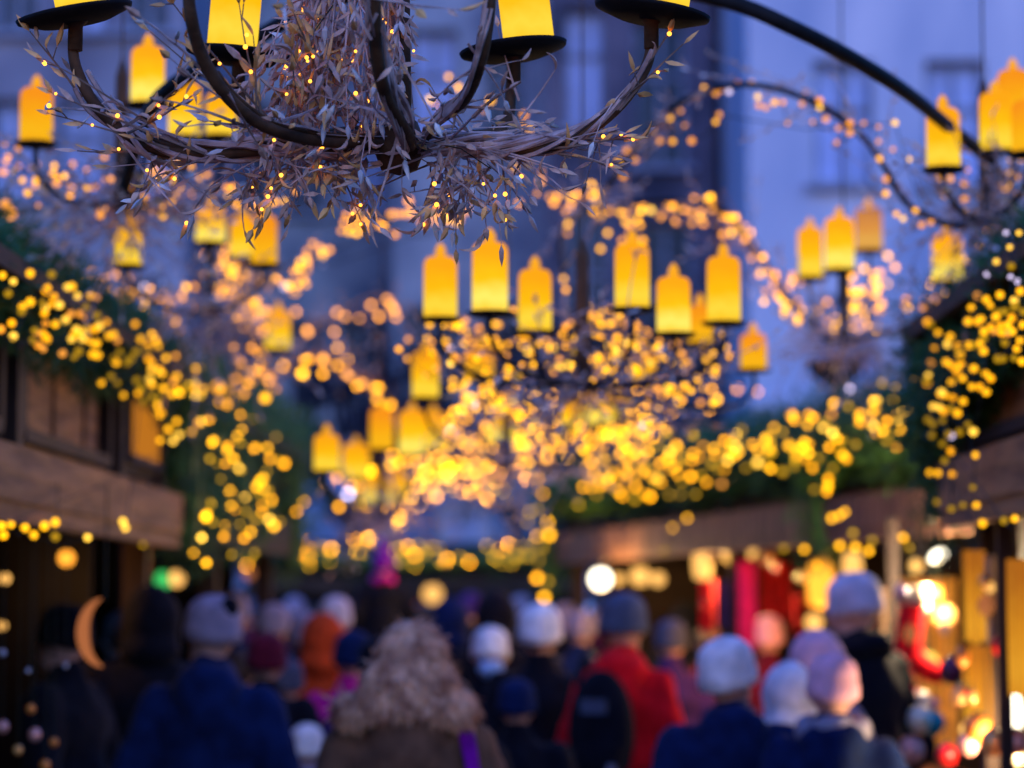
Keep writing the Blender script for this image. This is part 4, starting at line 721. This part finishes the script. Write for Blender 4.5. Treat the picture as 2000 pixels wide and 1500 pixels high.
for i in range(34):   # crowded little goods nobody can tell apart in the blur
    x, y, d = R.uniform(1760, 1990), R.uniform(1130, 1490), R.uniform(7.3, 10.5)
    if i % 3 == 0: x, y, d = R.uniform(1340, 1620), R.uniform(1090, 1200), R.uniform(12.6, 14)
    if x > 1858: d = 7.45
    p = P(x, y, d); b = empty('ornament', p); r_ = R.uniform(.014, .03); k = R.choice(('g_gold', 'g_cream', 'g_orange', 'g_red', 'g_pink', 'lampamber', 'moon'))  # some ornaments borrow lamp materials; their glow is painted in to brighten the goods
    MB().lathe([(0, -r_ * 1.4), (r_ * .7, -r_ * .8), (r_, 0), (r_ * .7, r_ * .8), (r_ * .2, r_ * 1.3), (0, r_ * 1.4)], n=10).build('body', M[k], b, smooth=True); q = MB(); q.tube([(0, 0, r_ * 1.3), (0, 0, r_ * 2.4)], .002, 4); q.build('loop', M['cord'], b)
    tag(b, 'small round ornament among the crowded goods of the right stalls', 'ornament', 'small ornaments crowding the right stalls')
for x, y, w_, h_, d, k, l in ((245, 1090, 16, 46, 11.5, 'lamporange', 'dim brown box shaped lantern in the second left stall'), (278, 1095, 26, 56, 11.5, 'lamporange', 'brighter orange box shaped lantern in the second left stall')):
    p = P(x, y, d); b = empty('box_lantern', p); s1, s2 = w_ * d / FPX, h_ * d / FPX; q = MB(); q.box((0, 0, 0), (s1, s1, s2)); q.build('glass', M['moon'], b)
    q = MB()
    for sx in (-1, 1):
        for sy in (-1, 1): q.box((sx * s1 * .52, sy * s1 * .52, 0), (.008, .008, s2 * 1.05))
    q.lathe([(0, s2 * .75), (s1 * .2, s2 * .7), (s1 * .85, s2 * .53), (0, s2 * .52)], n=4); q.tube([(0, 0, s2 * .7), (0, 0, max(s2, 2.2 - p.z))], .003, 4); q.build('frame', M['iron'], b); tag(b, l, 'lantern')

# ---------------------------------------------------------------- people
def Rz(a): return Matrix.Rotation(a, 3, 'Z')
def body_mesh(s, hy, hp, build, sit=False, armpose=None):
    mb = MB(); b = build
    hipz = .90
    for sx in (-1, 1):
        mb.capsule((sx * .09, 0, hipz), (sx * .10, .02, .50), .088 * b, .060); mb.capsule((sx * .10, .02, .50), (sx * .10, -.01, .10), .058, .040); mb.ell((sx * .11, .055, .045), (.045, .13, .045))
        e = (sx * .27 * b, -.05, 1.14); h = (sx * .21 * b, .13, .97)
        mb.capsule((sx * .175 * b, 0, 1.41), e, .055, .043); mb.capsule(e, h, .043, .03); mb.ell(h, (.03, .05, .045))
    mb.ell((0, 0, .93), (.165 * b, .11, .12)); mb.ell((0, 0, 1.10), (.145 * b, .10, .18)); mb.ell((0, 0, 1.30), (.185 * b, .115, .17)); mb.ell((0, -.01, 1.41), (.17 * b, .075, .06))
    mb.capsule((0, -.005, 1.42), (0, .01, 1.53), .062, .055)
    c = Vector((0, .015, 1.625)); Mh = Rz(hy) @ Matrix.Rotation(hp, 3, 'X'); f = lambda x, y, z: c + Mh @ Vector((x, y, z))
    mb.ell(f(0, -.005, .02), (.077, .094, .100), 18, 12, Mh); mb.ell(f(0, .035, -.05), (.055, .055, .065), 14, 10, Mh)
    mb.ell(f(0, .098, -.012), (.012, .018, .026), 10, 8, Mh); mb.ell(f(0, .085, -.085), (.022, .018, .016), 10, 8, Mh)
    for sx in (-1, 1): mb.ell(f(sx * .078, -.005, -.005), (.012, .022, .032), 10, 8, Mh)
    me = remesh(mb, .016, 2)
    for m in (M['trouser'], M['skin'], M['leather']): me.materials.append(m)
    for p in me.polygons:
        z = p.center.z; p.material_index = 2 if z < .11 else (0 if z < 1.2 else 1)
    return me, c, Mh
def coat_mesh(b, length=.78, puff=1.0, hood=None, wrinkle=.006):
    mb = MB()
    for sx in (-1, 1):
        e = (sx * .285 * b, -.055, 1.14); h = (sx * .225 * b, .10, .99)
        mb.capsule((sx * .175 * b, 0, 1.40), e, .078 * puff, .068 * puff); mb.capsule(e, h, .068 * puff, .055 * puff)
    mb.ell((0, 0, 1.32), (.205 * b, .145 * puff, .17)); mb.ell((0, -.005, 1.12), (.19 * b, .145 * puff, .22)); mb.ell((0, -.01, 1.43), (.175 * b, .095 * puff, .065))
    mb.lathe([(0, length), (.20 * b, length), (.21 * b, length + .05), (.19 * b, 1.0), (.17 * b, 1.15), (0, 1.2)], n=20, M=Matrix.Scale(.78, 3, Vector((0, 1, 0))))
    mb.capsule((0, -.005, 1.42), (0, .0, 1.505), .098, .080)
    if hood: mb.ell((0, -.085, 1.475), (.135, .085, .075)); mb.ell((0, -.13, 1.40), (.09, .05, .09)); mb.ell((0, -.02, 1.51), (.115, .10, .045))
    return remesh(mb, .022, 3, wrinkle * 2.2, 7)
def colour(me, m): me.materials.clear(); me.materials.append(m); return me
def add(name, me, parent, m=None):
    if m: me.materials.clear(); me.materials.append(m)
    o = bpy.data.objects.new(name, me); COL.objects.link(o); o.parent = parent; return o
def person(px, ytop, d, label, coat='navy_cloth', hat=None, hatcol=None, face=0, hy=0, hp=0, build=1.0, hood=False, length=.78, puff=1.0, hair=None, scarf=None, mask=False, z_top=None, group=None, pom=None, hatscale=1.0, furhood=False, trim=None, base=0, lean=0, seed=None):
    top = P(px, ytop, d); H = (z_top or top.z) - base; nat = 1.755 if hat or furhood else 1.745
    s = H / nat; r = empty('person', (top.x, top.y, base), face); r.scale = (s * .91, s * .93, s); r.rotation_euler = (0, 0, face)
    if lean: r.rotation_euler = (lean[0], lean[1], face)
    me, c, Mh = body_mesh(s, hy, hp, build); add('body', me, r)
    f = lambda x, y, z: c + Mh @ Vector((x, y, z))
    add('coat', coat_mesh(build, length, puff, hood), r, M[coat])
    seen = abs(((face + hy + PI) % (2 * PI)) - PI) > .7
    if seen:
        for sx in (-1, 1): q = MB(); q.ell(f(sx * .031, .080, .012), (.014, .010, .009), 10, 8, Mh); q.build('eye', M['eye'], r, smooth=True)
        q = MB(); q.ell(f(0, .092, -.052), (.024, .008, .007), 10, 8, Mh); q.build('mouth', M['lip'], r, smooth=True)
    if hair:
        q = MB(); q.ell(f(0, -.018, .035), (.088, .098, .095), 18, 12, Mh)
        if hair != 'short': q.ell(f(0, -.06, -.07), (.085, .055, .13), 16, 10, Mh)
        hm = remesh(q, .014, 1, .008, 22); add('hair', hm, r, M['hair'])
    if hat:
        q = MB(); hs = hatscale
        if hat == 'beanie':
            prof = [(.094, -.012), (.100, -.008), (.101, .032), (.096, .042), (.095, .07), (.084, .105), (.055, .130), (.022, .141), (0, .142)]
            q.lathe([(a * hs, (z - .02) * hs + .02) for a, z in prof], f(0, -.008, 0), 28, Mh @ Matrix.Rotation(.12, 3, 'X') @ Matrix.Scale(1.12, 3, Vector((0, 1, 0))))
        elif hat == 'cone':
            q.lathe([(.12, -.03), (.125, .03), (.115, .10), (.09, .18), (.06, .25), (.03, .29), (0, .30)], f(0, -.01, 0), 24, Mh)
        elif hat == 'band': q.lathe([(.098, -.03), (.103, -.02), (.103, .045), (.097, .055), (.092, .04)], f(0, -.008, 0), 28, Mh @ Matrix.Scale(1.1, 3, Vector((0, 1, 0))))
        elif hat == 'hood':
            q.ell(f(0, -.03, .01), (.118, .125, .138), 22, 14, Mh); q.ell(f(0, -.05, -.09), (.125, .11, .09), 18, 12, Mh)
        h_ = remesh(q, .014, 1, .004, 30) if hat == 'hood' else None
        ho = add('hood' if hat == 'hood' else 'hat', h_, r, M[hatcol]) if h_ else q.build('hat', M[hatcol], r, smooth=True)
        if pom: q = MB(); q.ell(f(0, -.10, .095 * hs), (.034,) * 3, 14, 10); q.build('pompom', M[pom], ho, smooth=True)
        if trim: q = MB(); q.lathe([(.101, -.012), (.108, -.006), (.108, .03), (.101, .036)], f(0, -.008, 0), 28, Mh @ Matrix.Rotation(.12, 3, 'X') @ Matrix.Scale(1.12, 3, Vector((0, 1, 0)))); q.build('brim', M[trim], ho, smooth=True)
    if scarf:
        q = MB(); n = 22; q.tube([(math.cos(a) * .105, math.sin(a) * .10 - .0, 1.505 + .014 * math.sin(3 * a)) for a in [2 * PI * i / n for i in range(n + 1)]], .042, 10)
        add('scarf', remesh(q, .012, 1, .004, 25), r, M[scarf])
    if mask:
        q = MB(); q.ell(f(0, .048, -.055), (.068, .066, .052), 16, 10, Mh); q.build('face_mask', M['mask'], r, smooth=True)
    tag(r, label, 'person', group); r['f'] = 0; del r['f']; return r, s, f
CR_G = None
person(412, 1168, 8.0, 'man in a deep blue hooded jacket and pale knitted hat with a black bobble', 'navy_cloth', 'beanie', 'lavender_cloth', .05, .85, -.05, 1.02, True, .72, 1.06, None, pom='black_cloth')
p3, s3, f3 = person(800, 1222, 6.7, 'woman in a brown coat with a big curly fur hood, seen from behind', 'brown_cloth', 'hood', 'fur', 0, .05, 0, 1.08, True, .55, 1.1)
# fur of the hood: locks of hair over a draped hood shape
sh_ = MB(); sh_.ell((.01, -.03, 1.665), (.105, .12, .10), 22, 14); sh_.ell((0, -.06, 1.60), (.145, .12, .08), 22, 14); sh_.ell((.0, -.06, 1.545), (.185, .12, .055), 22, 14); sh_.ell((-.17, -.06, 1.525), (.07, .08, .04)); sh_.ell((.15, -.05, 1.53), (.06, .08, .05))
hm = remesh(sh_, .016, 2, .012, 14); fo = add('fur_hood', hm, p3, M['fur']); fr = MB(); vs = hm.vertices
for _ in range(5200):
    v = vs[R.randrange(len(vs))]; n_ = v.normal; dn = (Vector((0, 0, -1)) + n_ * .45 + Vector([R.gauss(0, .35) for _ in range(3)])).normalized(); sd = dn.cross(n_).normalized() * .0035
    L = R.uniform(.025, .05); a = v.co; b = a + dn * L * .5 + n_ * .008; c2 = b + (dn - n_ * .3 + sd * 60 * R.uniform(-1, 1)).normalized() * L * .5
    fr.add([a - sd, a + sd, b + sd * .8, b - sd * .8, c2], [(0, 1, 2, 3), (3, 2, 4)])
fr.build('lock', M['fur'], fo)['kind'] = 'stuff'
# purple bag strap on her right shoulder
q = MB(); q.tube([(.12, .06, 1.49), (.165, -.06, 1.47), (.20, -.15, 1.34), (.235, -.185, 1.12), (.25, -.17, .95)], [.014] * 5, 8); q.tube([(.18, .0, 1.49), (.20, -.10, 1.42), (.22, -.16, 1.30), (.25, -.18, 1.10)], .016, 8); q.box((.27, -.10, .82), (.09, .26, .28), 0, None)
ob = q.build('shoulder_bag', M['purple_cloth'], None, p3.location); ob.scale = p3.scale; tag(ob, 'purple bag with a long strap on the brown coated woman', 'bag')
person(958, 1228, 10.8, 'person in a white knitted hat and pale blue face mask walking towards the camera', 'black_cloth', 'beanie', 'white_cloth', PI, .05, 0, 1.0, False, .7, 1.0, None, None, True, hatscale=1.0)
person(1056, 1186, 10.2, 'person in a white bobble hat and black coat ahead of the masked walker', 'black_cloth', 'beanie', 'white_cloth', .1, -.3, 0, 1.05, False, .7, 1.1, 'short', hatscale=1.05)
person(968, 1158, 12.5, 'tall figure in a black pointed hood left of the white bobble hat', 'black_cloth', 'hood', 'black_cloth', .1, 0, 0, 1.15)
pr, sr, fr_ = person(1218, 1166, 9.6, 'person in a bright red jacket and grey hat wearing a black backpack', 'red_cloth', 'beanie', 'slate_cloth', -.25, -.2, -.1, .86, True, .70, 1.0, None, None, hatscale=1.05)
# backpack (local frame of its wearer)
bp = empty('backpack', pr.location, -.25); bp.scale = pr.scale; q = MB(); q.ell((-.05, -.215, 1.24), (.145, .10, .24), 18, 12); q.ell((-.05, -.25, 1.12), (.12, .09, .14), 18, 12)
bm_ = remesh(q, .015, 2); add('bag', bm_, bp, M['black_cloth']); q = MB(); q.box((-.06, -.318, 1.34), (.11, .012, .055), .0); q.build('patch', M['slate_cloth'], bp)
q = MB(); q.box((.02, -.335, 1.10), (.035, .012, .05)); q.build('buckle', M['grey_cloth'], bp)
for sx in (-.17, .07): q = MB(); q.tube([(sx, -.14, 1.42), (sx, -.03, 1.515), (sx * 1.02, .10, 1.46), (sx * 1.05, .16, 1.28), (sx, .05, 1.08), (sx, -.15, 1.05)], .014, 6); q.build('strap', M['black_cloth'], bp)
tag(bp, 'black backpack with a pale blue patch on the red jacket', 'backpack')
person(1310, 1213, 12.5, 'person in a blue grey hat behind the red jacket', 'darkviolet_cloth', 'beanie', 'slate_cloth', 0, .2, 0, 1.0, False, .75, 1, None)
person(1425, 1256, 7.7, 'person in a white hat and deep blue coat at the lower right', 'navy_cloth', 'beanie', 'white_cloth', .0, -.75, .1, 1.08, True, .6, 1.15, 'short', hatscale=1.10)
person(1672, 1124, 9.2, 'tall man in a grey beanie and dark coat looking down to the left', 'black_cloth', 'beanie', 'pale_cloth', .75, .6, -.25, 1.08, False, .6, 1.1, None, 'black_cloth')
person(1590, 1238, 8.7, 'person in a pink quilted hood beside the man in the grey beanie', 'lavender_cloth', 'hood', 'pink_cloth', .5, .2, -.1, 1.0, False, .7, 1.15)
person(1625, 1282, 7.5, 'woman in a dusty pink hat, grey scarf and dark blue jacket at the lower right', 'navy_cloth', 'beanie', 'pink_cloth', -.1, .15, 0, 1.05, True, .6, 1.1, None, 'grey_cloth')
person(1538, 1300, 8.2, 'person in a puffy white hood and white jacket, lowest of the right group', 'white_cloth', 'hood', 'white_cloth', .35, .1, 0, .95, False, .7, 1.15, None, 'white_cloth')
person(1500, 1206, 13, 'person in a small pale pink hat in front of the red textiles', 'maroon_cloth', 'beanie', 'pink_cloth', .1)
person(1385, 1222, 14, 'bareheaded person in dark red left of the pale pink hat', 'maroon_cloth', None, None, .1, 0, 0, 1, False, .75, 1, 'short')
person(1135, 1195, 14.5, 'person in a lavender hat between the white bobble hat and the red jacket', 'navy_cloth', 'beanie', 'lavender_cloth', .2)
person(1105, 1180, 17, 'farther person in a lavender hat above the white bobble hat', 'black_cloth', 'beanie', 'lavender_cloth', 0)
person(1175, 1176, 18, 'bareheaded person far back left of the grey hatted backpacker', 'maroon_cloth', None, None, PI, 0, 0, 1, False, .75, 1, 'short')
# adult with a child on the shoulders
person(755, 1172, 15.5, 'adult in a dark coat carrying a child on the shoulders', 'navy_cloth', None, None, 0, 0, 0, 1.2, True, .7, 1.2, 'short')
cpos = P(748, 1092, 15.45); ch, cs, cf = person(748, 1084, 15.45, 'small child in a tall purple pointed hat riding above the crowd', 'black_cloth', 'cone', 'purple_cloth', .25, .5, 0, 1.15, False, .82, 1.2, None, 'magenta_cloth', base=.98)
# people farther back and in between
CROWD = [
 (480, 1186, 22, 'distant person in a red hat, leftmost of the farthest row', 'black_cloth', 'beanie', 'red_cloth', 0, 1),
 (520, 1180, 24, 'distant person in a white hat in the farthest row behind the lilac hats', 'navy_cloth', 'beanie', 'pale_cloth', 0, 1),
 (610, 1182, 24, 'distant bareheaded person behind the orange hood', 'black_cloth', None, None, 0, 1),
 (672, 1184, 25, 'distant person in a teal hat left of the child', 'maroon_cloth', 'beanie', 'teal_cloth', 0, 1),
 (812, 1180, 24, 'distant person in an orange hat right of the child', 'navy_cloth', 'beanie', 'orange_cloth', 0, 1),
 (862, 1184, 22, 'distant person in a pink hat above the dark blue hood', 'black_cloth', 'beanie', 'pink_cloth', 0, 1),
 (945, 1186, 26, 'distant person in a grey hat just left of the black pointed hood', 'navy_cloth', 'beanie', 'grey_cloth', 0, 1),
 (1080, 1182, 25, 'distant person in a black hat under the hanging gold lights', 'maroon_cloth', 'beanie', 'black_cloth', 0, 1),
 (1150, 1184, 23, 'distant person in a white hat left of the backpacker', 'black_cloth', 'beanie', 'white_cloth', 0, 1),
 (1300, 1180, 20, 'distant bareheaded person beneath the small orange lamps', 'darkviolet_cloth', None, None, 0, 1),
 (740, 1250, 9.4, 'short person in a dark violet coat just left of the fur hood', 'darkviolet_cloth', 'beanie', 'black_cloth', 0, 1),
 (520, 1240, 9.8, 'dark coated person between the blue jacket and the teal coat', 'black_cloth', 'beanie', 'maroon_cloth', 0, 1),
 (300, 1150, 9.3, 'broad dark figure in the shade of the second left stall', 'black_cloth', 'hood', 'black_cloth', .3, 1.25),
 (240, 1195, 10.0, 'dark coated person at the left, right of the crescent ornament', 'black_cloth', None, None, .5, 1.2),
 (130, 1185, 8.6, 'darkest person standing at the left stall counter', 'black_cloth', 'beanie', 'black_cloth', 1.3, 1.1),
 (455, 1160, 14, 'person in a lilac hat just behind the blue jacketed man', 'navy_cloth', 'beanie', 'lavender_cloth', 0, 1),
 (535, 1182, 13, 'person in a lilac hat left of the orange jacket', 'navy_cloth', 'beanie', 'lavender_cloth', 0, 1),
 (560, 1290, 10.5, 'short person in a teal coat in front of the far left crowd', 'teal_cloth', 'beanie', 'slate_cloth', .1, 1),
 (600, 1200, 12, 'person in a dull lilac hat beside the orange hood', 'black_cloth', 'beanie', 'lavender_cloth', -.2, 1),
 (632, 1202, 11, 'person in an orange hood and coat', 'orange_cloth', 'hood', 'orange_cloth', .1, 1),
 (655, 1168, 13.5, 'person in a white hat and blue coat behind the orange hood', 'blue_cloth', 'beanie', 'pale_cloth', 0, 1),
 (690, 1235, 10.2, 'person in a magenta jacket half hidden by the fur hood', 'magenta_cloth', 'beanie', 'navy_cloth', .1, 1),
 (880, 1172, 13, 'person in a dark blue hood behind the fur hood', 'blue_cloth', 'hood', 'navy_cloth', 0, 1),
 (920, 1160, 17, 'far person in a violet hat left of the black pointed hood', 'black_cloth', 'beanie', 'darkviolet_cloth', 0, 1),
 (1018, 1165, 19, 'far person in a grey hat above the white bobble hat', 'black_cloth', 'beanie', 'grey_cloth', 0, 1),
 (500, 1172, 19, 'far person in a dark hat at the left of the crowd', 'maroon_cloth', 'beanie', 'slate_cloth', 0, 1),
 (575, 1168, 20, 'far person in a lilac hat right of the dark hat', 'black_cloth', 'beanie', 'lavender_cloth', 0, 1),
 (830, 1176, 20, 'far bareheaded person right of the child', 'black_cloth', None, None, 0, 1),
 (700, 1175, 21, 'far person in a blue hat left of the child', 'navy_cloth', 'beanie', 'blue_cloth', 0, 1),
 (1270, 1172, 19, 'far person in a maroon hat right of the backpacker', 'black_cloth', 'beanie', 'maroon_cloth', 0, 1),
 (1340, 1180, 16, 'far person in a dark hood before the red cloth', 'black_cloth', 'hood', 'black_cloth', 0, 1),
 (1440, 1190, 17, 'far person in black between the hanging cloths', 'black_cloth', None, None, 0, 1),
 (1215, 1190, 20, 'far person in violet behind the backpacker', 'darkviolet_cloth', 'beanie', 'lavender_cloth', 0, 1),
 (1070, 1290, 10.6, 'dark blue coated person just left of the red jacket', 'black_cloth', 'hood', 'black_cloth', 0, 1.1),
 (890, 1330, 8.9, 'short dark coated person half behind the fur hood', 'black_cloth', None, None, 0, 1.0),
 (470, 1270, 10.8, 'dark coated person right of the blue jacketed man', 'black_cloth', None, None, 0, 1.1),
 (1010, 1330, 9.2, 'short person in a very dark coat below the masked walker', 'black_cloth', 'beanie', 'navy_cloth', 0, 1.1),
 (600, 1418, 9.2, 'small child in a white hat near the bottom, left of the brown coat', 'lavender_cloth', 'beanie', 'white_cloth', .1, 1.0),
]
for px, yt, d, lab, coat, hat, hc, fc, bl in CROWD:
    person(px, yt, d, lab, coat, hat, hc, fc, R.uniform(-.3, .3), 0, bl, False, R.uniform(.55, .8), R.uniform(1, 1.2), None if hat else 'short')
q = MB(); q.lathe([(0, 0), (.10, 0), (.10, .3), (.05, .4), (.04, b.z - .1 if False else 2.9), (.14, 2.98), (.16, 3.06), (0, 3.08)], n=14); c = P(1632, 690, 13)
tag(q.build('lamp_post', M['iron'], None, (c.x, c.y, 0), True), 'dark lamp post standing under the right middle chandelier', 'post')
bpy.data.scenes.remove(TMP)
print('bulbs', NB[0], 'objects', len(bpy.data.objects))
